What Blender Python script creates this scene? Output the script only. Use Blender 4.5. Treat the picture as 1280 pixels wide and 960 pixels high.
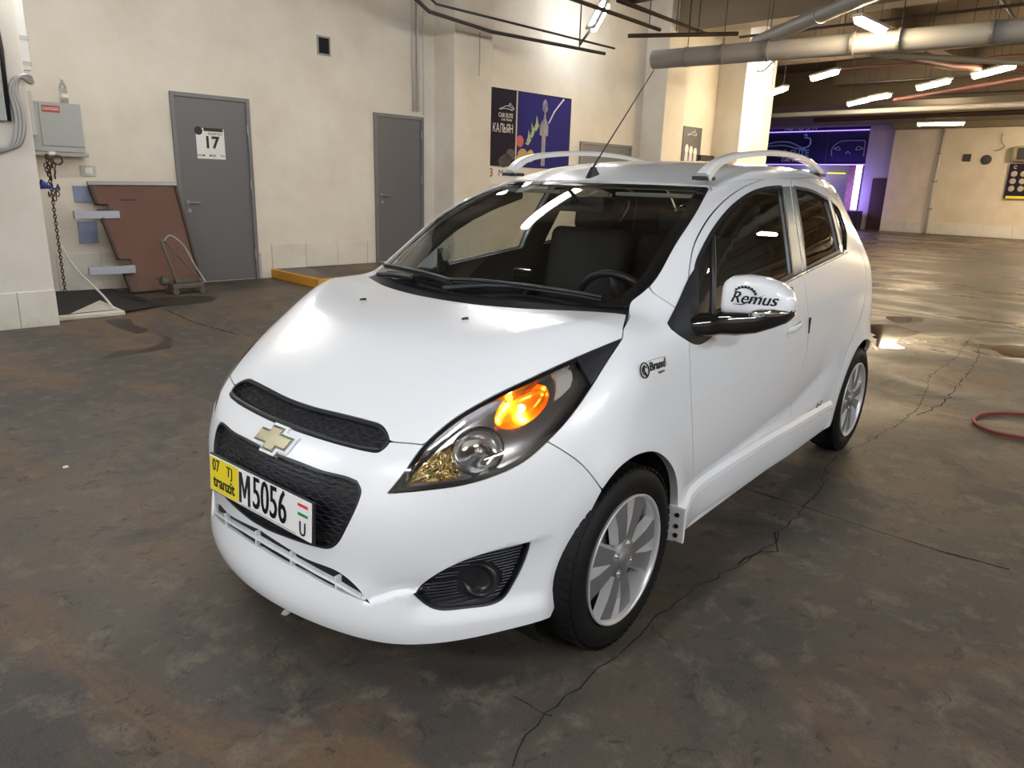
import bpy, bmesh, math, random
import numpy as np
from mathutils import Vector, Matrix
from mathutils.geometry import delaunay_2d_cdt
for o in list(bpy.data.objects): bpy.data.objects.remove(o)
random.seed(7); rng=np.random.default_rng(7)
EXPO=1.17; LAMP=1.0
SC=bpy.context.scene; COL=SC.collection
# ---------------------------------------------------------------- camera
CP=np.array([1.7462,1.7554,1.3730]); YAW,PIT,ROL,FOC=3.8288,-0.2709,0.0307,902.0
def cam_axes():
    cy,sy,cp,sp=math.cos(YAW),math.sin(YAW),math.cos(PIT),math.sin(PIT)
    f=np.array([cy*cp,sy*cp,sp]); r=np.array([sy,-cy,0.]); u=np.cross(r,f)
    c,s=math.cos(ROL),math.sin(ROL)
    return c*r+s*u, -s*r+c*u, f
CR,CU,CF=cam_axes()
cam=bpy.data.objects.new('camera',bpy.data.cameras.new('camera')); COL.objects.link(cam)
cam.data.sensor_fit='HORIZONTAL'; cam.data.sensor_width=36; cam.data.lens=FOC/1280*36
cam.data.clip_start=.05; cam.data.clip_end=200
cam.matrix_world=Matrix(((CR[0],CU[0],-CF[0],CP[0]),(CR[1],CU[1],-CF[1],CP[1]),(CR[2],CU[2],-CF[2],CP[2]),(0,0,0,1)))
SC.camera=cam
# ---------------------------------------------------------------- world, exposure
wd=bpy.data.worlds.new('world'); SC.world=wd; wd.use_nodes=True
wd.node_tree.nodes['Background'].inputs[0].default_value=(.75,.8,1,1)
wd.node_tree.nodes['Background'].inputs[1].default_value=.03
vs=SC.view_settings; vs.view_transform='Standard'; vs.look='None'; vs.gamma=1; vs.use_curve_mapping=False
vs.exposure=EXPO
SC.cycles.max_bounces=8; SC.cycles.transparent_max_bounces=12
# ---------------------------------------------------------------- maths helpers
def ray(x,y):
    d=(x-640)/FOC*CR-(y-480)/FOC*CU+CF
    return d
def pix_plane(x,y,ax,v):
    d=ray(x,y); t=(v-CP[ax])/d[ax]; return CP+t*d
def spl(pts):
    xs=np.array([p[0] for p in pts],float); ys=np.array([p[1] for p in pts],float)
    n=len(xs); h=np.diff(xs); A=np.eye(n); b=np.zeros(n)
    for i in range(1,n-1):
        A[i,i-1]=h[i-1]; A[i,i]=2*(h[i-1]+h[i]); A[i,i+1]=h[i]
        b[i]=6*((ys[i+1]-ys[i])/h[i]-(ys[i]-ys[i-1])/h[i-1])
    m=np.linalg.solve(A,b)
    def f(x):
        x=np.asarray(x,float); i=np.clip(np.searchsorted(xs,x)-1,0,n-2)
        xc=np.clip(x,xs[0],xs[-1]); a=(xs[i+1]-xc)/h[i]; c=(xc-xs[i])/h[i]
        y=a*ys[i]+c*ys[i+1]+((a**3-a)*m[i]+(c**3-c)*m[i+1])*h[i]**2/6
        s0=(ys[1]-ys[0])/h[0]-h[0]*m[1]/6; s1=(ys[-1]-ys[-2])/h[-1]+h[-1]*m[-2]/6
        return y+np.where(x<xs[0],(x-xs[0])*s0,0)+np.where(x>xs[-1],(x-xs[-1])*s1,0)
    return f
def smax(a,b,k):
    h=np.maximum(k-np.abs(a-b),0)/k
    return np.maximum(a,b)+h*h*k*.25
def smin(a,b,k): return -smax(-a,-b,k)
def sstep(a,b,x):
    t=np.clip((x-a)/(b-a),0,1); return t*t*(3-2*t)
# ---------------------------------------------------------------- the car's skin as one implicit surface (metres; x forward from the front axle, y left, z up)
s_w=spl([(.1,.750),(.25,.768),(.4,.780),(.55,.785),(.7,.781),(.85,.768),(.95,.752),(1.05,.728),(1.15,.695),(1.3,.638),(1.4,.594),(1.55,.52)])
s_wx=spl([(-3.0,-.115),(-2.75,-.03),(-2.45,.0),(-2.0,.004),(-1.3,.004),(-.6,.0),(-.1,-.002),(.2,-.012),(.5,-.09),(.8,-.25)])
s_cr=spl([(-2.0,.565),(-1.76,.53),(-1.38,.45),(-.9,.385),(-.45,.345),(0,.32)])
s_h=spl([(-.6,1.03),(-.3,1.02),(-.1,1.005),(.03,.988),(.14,.968),(.3,.922),(.42,.868),(.52,.806),(.59,.747),(.65,.690),(.72,.61)])
s_g=spl([(.1,.70),(.17,.742),(.22,.752),(.27,.748),(.33,.738),(.42,.738),(.50,.733),(.55,.720),(.61,.694),(.66,.668),(.70,.64),(.75,.59),(.85,.46)])
s_ga=spl([(.15,.42),(.3,.42),(.45,.42),(.6,.36),(.7,.34),(.8,.36)])
s_ws=spl([(-1.1,1.468),(-.88,1.392),(-.66,1.305),(-.42,1.197),(-.2,1.088),(0,.985),(.15,.905)])
s_rf=spl([(-3.0,1.37),(-2.75,1.425),(-2.4,1.476),(-2.0,1.502),(-1.6,1.504),(-1.25,1.478),(-.95,1.425),(-.7,1.365)])
s_rr=spl([(.1,2.80),(.3,2.87),(.5,2.885),(.75,2.875),(.95,2.85),(1.1,2.80),(1.3,2.71),(1.45,2.62),(1.55,2.55)])
WB=-2.375; ZW=.288
s_fog=spl([(.40,.30),(.442,.329),(.514,.404),(.583,.438),(.648,.452),(.706,.458),(.78,.480),(.85,.50)])
s_led=spl([(.30,.262),(.347,.288),(.396,.318),(.442,.331),(.5,.345)])
def bodyf(P):
    x=P[:,0]; y=np.abs(P[:,1]); z=P[:,2]
    w=s_w(z)+s_wx(x)*(1+0*z)
    w=w-.10*sstep(-1.9,-2.8,x)*sstep(.95,1.4,z)
    for xc in (0.,WB):
        r=np.sqrt((x-xc)**2+(z-ZW)**2); w=w+.014*np.exp(-((r-.345)/.07)**2)*(z>0)
    t=s_cr(x)-z; fade=sstep(-.3,-.6,x)*sstep(-2.0,-1.75,x)
    w=w-.024*fade*np.where(t<0,np.exp(np.minimum(t,0)/.11),np.maximum(1-np.maximum(t,0)/.12,0))
    g_side=(y-w)*.97
    c=.045+.12*np.clip(x/.6,0,1)
    g_hood=(z-(s_h(x)-c*y*y+.047*np.exp(-((y-.62)/.17)**2-((x-.26)/.27)**2)))*.93
    g_front=(x-(s_g(z)-s_ga(z)*y*y-1.1*y**6))*.95
    low=smax(g_hood,g_front,.06)
    u=np.arctan2(y,np.maximum(x+.15,.05))*.75
    t=s_fog(u)-z
    pocket=.024*(1-np.exp(-np.maximum(t,0)/.03))*sstep(.415,.47,u)*sstep(.80,.70,u)*sstep(.235,.30,z)
    t=z-s_led(u)
    pocket=np.maximum(pocket,.026*np.exp(-np.maximum(t,0)/.035)*sstep(-.002,.010,t)*sstep(.31,.37,u)*sstep(.60,.44,u))
    cs=.46*sstep(1.42,.98,z)+.03
    g_ws=(z-s_ws(x+cs*y*y))*.9
    g_rf=(z-(s_rf(x)-.07*y*y-.10*y**4))
    top=smax(smax(g_ws,g_rf,.08),x-.25,.02)
    g=smin(low,top,.02)
    g=smax(g,g_side,.06*sstep(-.6,.1,x)+.10)+pocket*(x>0)
    g_rear=(-x-(s_rr(z)-.35*y*y))*.95
    g=smax(g,g_rear,.16)
    return g
def grad(P,f=bodyf,e=1.5e-3):
    G=np.zeros_like(P)
    for k in range(3):
        d=np.zeros(3); d[k]=e; G[:,k]=f(P+d)-f(P-d)
    return G/np.maximum(np.linalg.norm(G,axis=1,keepdims=True),1e-9)
def march(O,D,t0,t1,n=110,f=None):
    """first hit from outside by sphere tracing; O,D (N,3); returns the points and a miss mask"""
    f=f or bodyf; N=len(O); t=np.full(N,t0,float); best=np.full(N,9.); bt=t.copy(); act=np.arange(N)
    for _ in range(n):
        if not len(act): break
        v=f(O[act]+t[act,None]*D[act]); b=v<best[act]; best[act[b]]=v[b]; bt[act[b]]=t[act[b]]
        t[act]+=np.where(v>0,np.clip(v*.85,2e-5,.06),v)
        act=act[(np.abs(v)>1.5e-5)&(t[act]<t1)]
    miss=best>1e-3; t=np.where(miss|(np.abs(f(O+t[:,None]*D))>1e-3),bt,t)
    return O+t[:,None]*D, miss
def trace(px,off=0.0):
    """pixels of the photo -> points on the car skin"""
    px=np.array(px,float); D=np.array([ray(a,b) for a,b in px]); D/=np.linalg.norm(D,axis=1,keepdims=True)
    Q,miss=march(np.repeat(CP[None],len(px),0),D,.6,7,120)
    return Q
class Dom:
    def __init__(s,d,out=1.8):
        s.d=np.array(d,float)/np.linalg.norm(d); up=np.array([0,0,1.]) if abs(s.d[2])<.95 else np.array([1.,0,0])
        s.u=np.cross(up,s.d); s.u/=np.linalg.norm(s.u); s.v=np.cross(s.d,s.u); s.out=out
    def to3(s,uv):
        O=uv[:,:1]*s.u+uv[:,1:2]*s.v+s.out*s.d
        return march(O,np.repeat(-s.d[None],len(O),0),0,s.out+.5)[0]
    def to2(s,P): return np.c_[P@s.u,P@s.v]
class Cyl:
    X0=-.15; S=.75
    def to3(s,uv):
        th=uv[:,0]/s.S; D=np.c_[-np.cos(th),-np.sin(th),0*th]
        O=np.c_[s.X0-1.6*D[:,0],-1.6*D[:,1],uv[:,1]]
        return march(O,D,0,1.6)[0]
    def to2(s,P): return np.c_[np.arctan2(P[:,1],P[:,0]-s.X0)*s.S,P[:,2]]
SIDE=Dom((0,1,0)); TOP=Dom((0,0,1)); WSD=Dom((.5,0,.87)); CYL=Cyl(); LMP=Dom((.55,.6,.58)); REAR=Dom((-1,0,.2),3.3)
def xz(L): # side-view (x,z) list -> SIDE uv
    L=np.array(L,float); return SIDE.to2(np.c_[L[:,0],0*L[:,0],L[:,1]])
def curve(pts,step=.012,closed=False):
    """resampled centripetal Catmull-Rom through pts (any dim)"""
    P=np.array(pts,float); n=len(P)
    if n==2 and not closed:
        m=max(2,int(np.linalg.norm(P[1]-P[0])/step)+1); return P[0]+(P[1]-P[0])*np.linspace(0,1,m)[:,None]
    if closed: Q=np.r_[P[-1:],P,P[:2]]
    else: Q=np.r_[2*P[:1]-P[1:2],P,2*P[-1:]-P[-2:-1]]
    out=[]
    for i in range(1,len(Q)-2):
        p0,p1,p2,p3=Q[i-1:i+3]
        t0=0; t1=t0+max(np.linalg.norm(p1-p0),1e-6)**.5; t2=t1+max(np.linalg.norm(p2-p1),1e-6)**.5; t3=t2+max(np.linalg.norm(p3-p2),1e-6)**.5
        m=max(2,int(np.linalg.norm(p2-p1)/step)+1)
        for t in np.linspace(t1,t2,m,endpoint=False):
            A1=(t1-t)/(t1-t0)*p0+(t-t0)/(t1-t0)*p1; A2=(t2-t)/(t2-t1)*p1+(t-t1)/(t2-t1)*p2; A3=(t3-t)/(t3-t2)*p2+(t-t2)/(t3-t2)*p3
            B1=(t2-t)/(t2-t0)*A1+(t-t0)/(t2-t0)*A2; B2=(t3-t)/(t3-t1)*A2+(t-t1)/(t3-t1)*A3
            out.append((t2-t)/(t2-t1)*B1+(t-t1)/(t2-t1)*B2)
    if not closed: out.append(Q[-2])
    return np.array(out)
def loop(*segs,step=.012):
    """closed loop out of smooth segments (corners where they meet)"""
    out=[]
    for s in segs:
        c=curve(s,step)
        if out and np.linalg.norm(c[0]-out[-1][-1])<1e-4: c=c[1:]
        out.append(c)
    L=np.concatenate(out)
    if np.linalg.norm(L[0]-L[-1])<1e-4: L=L[:-1]
    return L
def area2(L): return .5*np.sum(L[:,0]*np.roll(L[:,1],-1)-np.roll(L[:,0],-1)*L[:,1])
def dedupe(L,eps=2e-4):
    keep=[0]
    for i in range(1,len(L)):
        if np.linalg.norm(L[i]-L[keep[-1]])>eps: keep.append(i)
    if np.linalg.norm(L[keep[-1]]-L[0])<eps: keep.pop()
    return L[keep]
def resample(L,step):
    L=np.r_[L,L[:1]]; d=np.r_[0,np.cumsum(np.linalg.norm(np.diff(L,axis=0),axis=1))]
    n=max(8,int(d[-1]/step)); t=np.linspace(0,d[-1],n,endpoint=False)
    return np.c_[np.interp(t,d,L[:,0]),np.interp(t,d,L[:,1])]
def inset(L,g):
    """move a closed 2D loop inwards by g"""
    if g==0: return L
    s=1 if area2(L)>0 else -1
    a=np.roll(L,1,0); b=np.roll(L,-1,0)
    e1=L-a; e2=b-L; e1/=np.linalg.norm(e1,axis=1,keepdims=True)+1e-12; e2/=np.linalg.norm(e2,axis=1,keepdims=True)+1e-12
    n1=np.c_[-e1[:,1],e1[:,0]]; n2=np.c_[-e2[:,1],e2[:,0]]; n=n1+n2
    q=np.sum(n*n1,axis=1); q=np.maximum(q,.35); return L+s*g*n/q[:,None]
def inside(L,p):
    x,y=p[:,0][:,None],p[:,1][:,None]; x0,y0=L[:,0],L[:,1]; x1,y1=np.roll(x0,-1),np.roll(y0,-1)
    c=((y0>y)!=(y1>y))&(x<(x1-x0)*(y-y0)/np.where(y1==y0,1e-12,y1-y0)+x0)
    return c.sum(1)%2==1
def bdist(L,p):
    out=np.full(len(p),9.); a=L; b=np.roll(L,-1,0); d=b-a; dd=np.maximum((d*d).sum(1),1e-12)
    for k in range(0,len(p),2000):
        q=p[k:k+2000,None,:]; t=np.clip(((q-a)*d).sum(2)/dd,0,1)
        out[k:k+2000]=np.sqrt((((a+t[...,None]*d)-q)**2).sum(2)).min(1)
    return out
def tri2d(outer,holes,step,lines=()):
    outer=dedupe(outer); holes=[dedupe(h) for h in holes]
    lo=outer.min(0); hi=outer.max(0)
    gx=np.arange(lo[0]+step*.5,hi[0],step); gy=np.arange(lo[1]+step*.5,hi[1],step*.87)
    X,Y=np.meshgrid(gx,gy); X=X+(np.arange(len(gy))%2)[:,None]*step*.5
    p=np.c_[X.ravel(),Y.ravel()]
    ok=inside(outer,p)&(bdist(outer,p)>step*.45)
    for h in holes: ok&=~inside(h,p)&(bdist(h,p)>step*.45)
    for h in lines: ok&=bdist(np.r_[h,h[::-1]],p)>step*.5
    p=p[ok]; V=[outer]+holes; E=[]; k=0
    for L in V:
        n=len(L); E+=[(k+i,k+(i+1)%n) for i in range(n)]; k+=n
    for h in lines: E+=[(k+i,k+i+1) for i in range(len(h)-1)]; k+=len(h)
    allv=np.concatenate(V+list(lines)+[p])
    r=delaunay_2d_cdt([Vector(v) for v in allv.tolist()],E,[],0,1e-7,True)
    v2=np.array([tuple(v) for v in r[0]]); F=np.array([tuple(f) for f in r[2] if len(f)==3])
    c=v2[F].mean(1); ok=inside(outer,c)
    for h in holes: ok&=~inside(h,c)
    F=F[ok]
    # loops of the result, by original index
    orig={}
    for i,oo in enumerate(r[3]):
        for j in oo: orig[j]=i
    loops=[]; k=0
    for L in V:
        loops.append([orig[k+i] for i in range(len(L))]); k+=len(L)
    a=v2[F[:,0]];b=v2[F[:,1]];cc=v2[F[:,2]]
    s=(b[:,0]-a[:,0])*(cc[:,1]-a[:,1])-(b[:,1]-a[:,1])*(cc[:,0]-a[:,0])
    F[s<0]=F[s<0][:,::-1]
    return v2,F,loops
# ---------------------------------------------------------------- object helpers
def link(o,parent=None):
    COL.objects.link(o)
    if parent is not None: o.parent=parent
    return o
def tag(o,label=None,cat=None,group=None,kind=None):
    for k,v in (('label',label),('category',cat),('group',group),('kind',kind)):
        if v: o[k]=v
    return o
def empty(name,loc=(0,0,0),rz=0,parent=None):
    o=bpy.data.objects.new(name,None); o.location=loc; o.rotation_euler=(0,0,rz); o.empty_display_size=.1
    return link(o,parent)
def mesh_obj(name,V,F,m,parent=None,smooth=False,normals=None):
    me=bpy.data.meshes.new(name)
    me.from_pydata([tuple(map(float,v)) for v in V],[],[tuple(int(i) for i in f) for f in F]); me.update()
    if smooth or normals is not None: me.polygons.foreach_set('use_smooth',[True]*len(me.polygons))
    if normals is not None: me.normals_split_custom_set_from_vertices([tuple(map(float,n)) for n in normals])
    if m is not None: me.materials.append(m)
    return link(bpy.data.objects.new(name,me),parent)
class MB:
    """collects shapes into ONE mesh"""
    def __init__(s): s.V=[]; s.F=[]; s.M=[]
    def add(s,V,F,mi=0):
        k=len(s.V); s.V+=[tuple(map(float,v)) for v in V]; s.F+=[tuple(k+int(i) for i in f) for f in F]; s.M+=[mi]*len(F); return s
    def box(s,c,h,R=None,mi=0):
        c=np.array(c,float); V=[]
        for a in (-1,1):
            for b in (-1,1):
                for d in (-1,1):
                    v=np.array([a*h[0],b*h[1],d*h[2]],float)
                    V.append(c+(R@v if R is not None else v))
        return s.add(V,[(0,1,3,2),(4,6,7,5),(0,4,5,1),(2,3,7,6),(0,2,6,4),(1,5,7,3)],mi)
    def tube(s,pts,r,n=8,mi=0,cap=True,closed=False):
        P=np.array(pts,float); m=len(P); r=np.broadcast_to(np.array(r,float),(m,)); V=[]
        T=np.gradient(P,axis=0) if not closed else np.roll(P,-1,0)-np.roll(P,1,0)
        T/=np.linalg.norm(T,axis=1,keepdims=True)+1e-12
        a=np.array([0,0,1.]) if abs(T[0][2])<.9 else np.array([1.,0,0]); u=np.cross(T[0],a); u/=np.linalg.norm(u)
        for i in range(m):
            u=u-T[i]*(u@T[i]); u/=np.linalg.norm(u)+1e-12; w=np.cross(T[i],u)
            for k in range(n):
                q=2*math.pi*k/n; V.append(P[i]+r[i]*(math.cos(q)*u+math.sin(q)*w))
        F=[]
        for i in range(m if closed else m-1):
            j=(i+1)%m
            for k in range(n):
                l=(k+1)%n; F.append((i*n+k,i*n+l,j*n+l,j*n+k))
        if cap and not closed: F.append(tuple(range(n))[::-1]); F.append(tuple((m-1)*n+k for k in range(n)))
        return s.add(V,F,mi)
    def lathe(s,prof,c,ax,n=32,mi=0,close=False):
        """prof list (r,h) around axis ax through c"""
        ax=np.array(ax,float); ax/=np.linalg.norm(ax); a=np.array([0,0,1.]) if abs(ax[2])<.9 else np.array([1.,0,0])
        u=np.cross(a,ax); u/=np.linalg.norm(u); w=np.cross(ax,u); V=[]; c=np.array(c,float)
        for r,h in prof:
            for k in range(n):
                q=2*math.pi*k/n; V.append(c+h*ax+r*(math.cos(q)*u+math.sin(q)*w))
        m=len(prof); F=[]
        for i in range(m if close else m-1):
            j=(i+1)%m
            for k in range(n):
                l=(k+1)%n; F.append((i*n+k,i*n+l,j*n+l,j*n+k))
        return s.add(V,F,mi)
    def prism(s,poly,O,U,Vv,N,h,mi=0):
        """2D polygon in the frame O,U,V extruded along N by h (caps triangulated by ngons)"""
        O,U,Vv,N=[np.array(q,float) for q in (O,U,Vv,N)]; n=len(poly)
        A=[O+p[0]*U+p[1]*Vv for p in poly]; B=[a+h*N for a in A]
        F=[tuple(range(n))[::-1],tuple(range(n,2*n))]+[(i,(i+1)%n,n+(i+1)%n,n+i) for i in range(n)]
        return s.add(A+B,F,mi)
    def build(s,name,m,parent=None,smooth=False,bevel=0,seg=2,sub=0,angle=None):
        me=bpy.data.meshes.new(name); me.from_pydata(s.V,[],s.F); me.update()
        bm=bmesh.new(); bm.from_mesh(me); bmesh.ops.recalc_face_normals(bm,faces=bm.faces)
        if bevel: 
            ed=[e for e in bm.edges if len(e.link_faces)==2 and e.calc_face_angle(0)>.5]
            bmesh.ops.bevel(bm,geom=ed,offset=bevel,segments=seg,affect='EDGES',profile=.5)
        bm.to_mesh(me); bm.free()
        ms=m if isinstance(m,(list,tuple)) else [m]
        for q in ms: me.materials.append(q)
        if len(ms)>1 and not bevel: me.polygons.foreach_set('material_index',s.M)
        if smooth or angle:
            me.polygons.foreach_set('use_smooth',[True]*len(me.polygons))
            me.set_sharp_from_angle(angle=angle or math.radians(40)) if angle or bevel else None
        o=link(bpy.data.objects.new(name,me),parent)
        if sub: md=o.modifiers.new('s','SUBSURF'); md.levels=md.render_levels=sub
        return o
def panel(name,dom,outer,holes,m,parent,step=.02,gap=.0024,flange=.012,off=0.,mirror=False,hgap=None,lines=()):
    outer=inset(resample(dedupe(outer),step*.6),gap)
    holes=[inset(resample(dedupe(h),step*.6),-(gap if hgap is None else hgap)) for h in holes]
    v2,F,loops=tri2d(outer,holes,step,lines)
    P=dom.to3(v2); N=grad(P); P=P+off*N
    # winding agrees with the outside
    a,b,c=P[F[:,0]],P[F[:,1]],P[F[:,2]]
    s=(np.cross(b-a,c-a)*N[F[:,0]]).sum()
    if s<0: F=F[:,::-1]
    V=[P]; NN=[N]; FF=[tuple(f) for f in F]; k=len(P)
    if flange:
        for L in loops:
            n=len(L); q=np.array(L); ring=P[q]; nr=N[q]
            t=np.roll(ring,-1,0)-np.roll(ring,1,0); t/=np.linalg.norm(t,axis=1,keepdims=True)+1e-9
            o=np.cross(nr,t)
            V+=[ring,ring-nr*flange]; NN+=[o,o]
            for i in range(n):
                j=(i+1)%n; FF.append((k+i,k+j,k+n+j,k+n+i))
            k+=2*n
    V=np.concatenate(V); NN=np.concatenate(NN)
    if mirror is True:
        V=V*[1,-1,1]; NN=NN*[1,-1,1]; FF=[f[::-1] for f in FF]
    return mesh_obj(name,V,FF,m,parent,normals=NN)
# ---------------------------------------------------------------- materials
def mat(name,col=(.5,.5,.5),rough=.5,metal=0.,coat=0.,emit=None,es=0.,spec=None,alpha=None):
    m=bpy.data.materials.new(name); m.use_nodes=True; b=m.node_tree.nodes['Principled BSDF']
    b.inputs['Base Color'].default_value=(*col,1); b.inputs['Roughness'].default_value=rough; b.inputs['Metallic'].default_value=metal
    b.inputs['Coat Weight'].default_value=coat; b.inputs['Coat Roughness'].default_value=.03
    if spec is not None: b.inputs['Specular IOR Level'].default_value=spec
    if emit: b.inputs['Emission Color'].default_value=(*emit,1); b.inputs['Emission Strength'].default_value=es
    return m
def nd(m,t,**kw):
    n=m.node_tree.nodes.new(t)
    for k,v in kw.items():
        if k in n.inputs: n.inputs[k].default_value=v
        else: setattr(n,k,v)
    return n
def lk(m,a,b): m.node_tree.links.new(a,b)
def glass(name,tint,refl=.06,rough=.0):
    """thin sheet: tinted see-through plus Fresnel mirror"""
    m=bpy.data.materials.new(name); m.use_nodes=True; nt=m.node_tree; nt.nodes.clear()
    out=nt.nodes.new('ShaderNodeOutputMaterial'); mx=nt.nodes.new('ShaderNodeMixShader'); tr=nt.nodes.new('ShaderNodeBsdfTransparent')
    gl=nt.nodes.new('ShaderNodeBsdfGlossy'); lw=nt.nodes.new('ShaderNodeLayerWeight'); pw=nt.nodes.new('ShaderNodeMath'); ml=nt.nodes.new('ShaderNodeMath')
    tr.inputs[0].default_value=(*tint,1); gl.inputs['Roughness'].default_value=rough; gl.inputs['Color'].default_value=(1,1,1,1)
    pw.operation='POWER'; pw.inputs[1].default_value=4.5; ml.operation='MULTIPLY_ADD'; ml.inputs[1].default_value=.92; ml.inputs[2].default_value=refl; ml.use_clamp=True
    nt.links.new(lw.outputs['Facing'],pw.inputs[0]); nt.links.new(pw.outputs[0],ml.inputs[0]); nt.links.new(ml.outputs[0],mx.inputs[0]); nt.links.new(tr.outputs[0],mx.inputs[1]); nt.links.new(gl.outputs[0],mx.inputs[2]); nt.links.new(mx.outputs[0],out.inputs[0])
    return m
M={}
M['paint']=mat('white_paint',(.81,.84,.89),.28,0,1.0)
M['black']=mat('black_plastic',(.011,.012,.017),.42)
M['gloss_black']=mat('gloss_black',(.006,.006,.007),.08,0,1)
M['dark']=mat('dark_inner',(.006,.006,.007),.9)
M['rubber']=mat('tyre_rubber',(.005,.005,.0055),.6,spec=.25)
M['silver']=mat('silver_wheel',(.66,.66,.68),.33,.5)
M['silver_dark']=mat('machined_grey',(.20,.20,.205),.40,.45)
M['chrome']=mat('chrome',(.75,.75,.75),.08,1)
M['glass']=glass('windscreen_glass',(.78,.81,.79))
M['side_glass']=glass('side_glass',(.80,.83,.82),.14)
M['lens']=glass('lamp_lens',(.93,.94,.95),.05)
M['gold']=mat('champagne_metal',(.48,.44,.30),.25,.8)
# ---------------------------------------------------------------- THE CAR
car=empty('car',(-1.0,0,0)); tag(car,'white five-door hatchback with lit amber indicator, parked on the garage floor','car')
CARO=Vector((-1.0,0,0))
def adopt(o,p=None):  # parts are modelled in car coordinates
    if p is None: o.parent=car; o.matrix_parent_inverse=Matrix.Translation(-CARO)
    else: o.parent=p
    return o
def cpanel(*a,**k):
    par=k.pop('sub',None); return adopt(panel(*a,parent=None,**k),par)
def both(name,dom,outer,holes,m,subs=(None,None),**k):
    return [cpanel(name,dom,outer,holes,m,mirror=mi,sub=s,**k) for mi,s in zip((False,True),subs)]
def T(px): return trace(px)
def half(P):
    """open 3D polyline -> keep y>=0, cut at y=0"""
    out=[]
    for a,b in zip(P[:-1],P[1:]):
        if a[1]>=0: out.append(a)
        if (a[1]<0)!=(b[1]<0): q=a+(b-a)*(a[1]/(a[1]-b[1])); q[1]=0; out.append(q)
    if P[-1][1]>=0: out.append(P[-1])
    return np.array(out)
def sym(P):
    """half outline from y=0 to y=0 -> full closed outline"""
    Q=P[::-1]*[1,-1,1]; Q=Q[1:] if abs(P[-1][1])<1e-6 else Q
    if abs(P[0][1])<1e-6: Q=Q[:-1]
    return np.r_[P,Q]
def cat(*L): return np.concatenate(L)
OBL=Dom((0,.84,.54)); FRT=Dom((1,0,.15))
LU=[(484,617),(500,598),(530,556),(565,525),(610,498),(660,474),(720,447),(778,423)]
LD=[(778,423),(757,455),(735,490),(712,522),(684,552),(655,577),(620,594),(580,606),(530,613),(484,617)]
lampU=T(curve(LU,8)); lampD=T(curve(LD,8))
iu=int(np.argmin(np.abs(curve(LU,8)[:,0]-531))); idn=int(np.argmin(np.abs(curve(LD,8)[:,0]-684)))
ws_side=T(curve([(789,376),(806,363),(820,347),(843,306),(867,269),(887,232)],8))
iw=int(np.argmin(np.abs(curve([(789,376),(806,363),(820,347),(843,306),(867,269),(887,232)],8)[:,0]-811)))
gapline=T(curve([(487,552),(510,554),(531,556)],6))
# hood
hood_front=half(T(curve([(340,489),(360,498),(393,509),(426,517),(459,525.5),(476,531),(484,541),(487,552)],6)))
hood_front[0]=[hood_front[0][0],0,hood_front[0][2]]
hx=lambda y:.03-.5*y*y
ys=np.linspace(.63,0,40); hood_rear=np.c_[hx(ys),ys,0*ys]
hood_out=TOP.to2(sym(cat(hood_front,gapline[1:-1],lampU[iu:],T([(779,411)]),hood_rear)))
hood=cpanel('hood',TOP,hood_out,[],M['paint'],step=.02,gap=.0013)
# bumper
bum_top=half(T(curve([(330,520),(350,530),(365,536.4),(415,552.8),(459,563.8),(473,565),(484,557),(487,552)],6)))
fgap=T(curve([(684,552),(700,561),(725.6,579),(740,595),(752.6,612.6)],6))
barch=T(curve([(752.6,612.6),(742,633),(722,678),(711,717),(697,751),(688,772)],6))
uv=CYL.to2(barch[-1:])[0]
ths=np.linspace(uv[0],0,60); zb=.172+(uv[1]-.172)*sstep(.30,uv[0],ths)
bbot=CYL.to3(np.c_[ths,zb]); bbot[-1][1]=0
B=cat(bum_top,gapline[1:],lampU[:iu][::-1],lampD[idn:][::-1][1:],fgap[1:],barch[1:],bbot[1:])
lg_half=half(T(curve([(325,558),(345,566),(375,577),(402.5,587.6),(435,595.7),(447,601)],6)))
lg2=half(T(curve([(447,601),(452,613),(448.6,627),(435,656.7),(421,681),(410,686.5),(393,683.6),(349,669),(327.5,659.5),(300,640)],6)))
lgrille=cat(lg_half,lg2[1:])
slot=cat(half(T(curve([(300,645),(345,676),(382,698),(421.6,714),(443.5,731),(463,754.7)],6))),half(T(curve([(463,754.7),(415,735),(380,716),(343,696.5),(306,672.6),(280,655)],6)))[1:])
fog=T(loop([(516,743),(529,729),(558,710.5),(598,694),(634,684),(664,677)],[(664,677),(660,692.5),(653.6,709),(643.7,728.6),(630.6,748),(614,756.5),(584.7,760.7),(548.6,763),(532,756.5),(516,743)],step=6))
bouter=CYL.to2(sym(B))
uu=np.linspace(.36,.432,8); lu=np.linspace(.722,.80,8); ledl=[]
for sg in (1,-1):
    for off_ in (-.002,.004,.010): ledl.append(np.c_[sg*uu,s_led(uu)+off_])
    ledl.append(np.c_[sg*lu,s_fog(lu)])
bumper=cpanel('front_bumper',CYL,bouter,[CYL.to2(sym(lgrille)),CYL.to2(sym(slot)),CYL.to2(fog),CYL.to2(fog*[1,-1,1])],M['paint'],step=.011,flange=.03,gap=.0015,hgap=0,lines=ledl)
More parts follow.
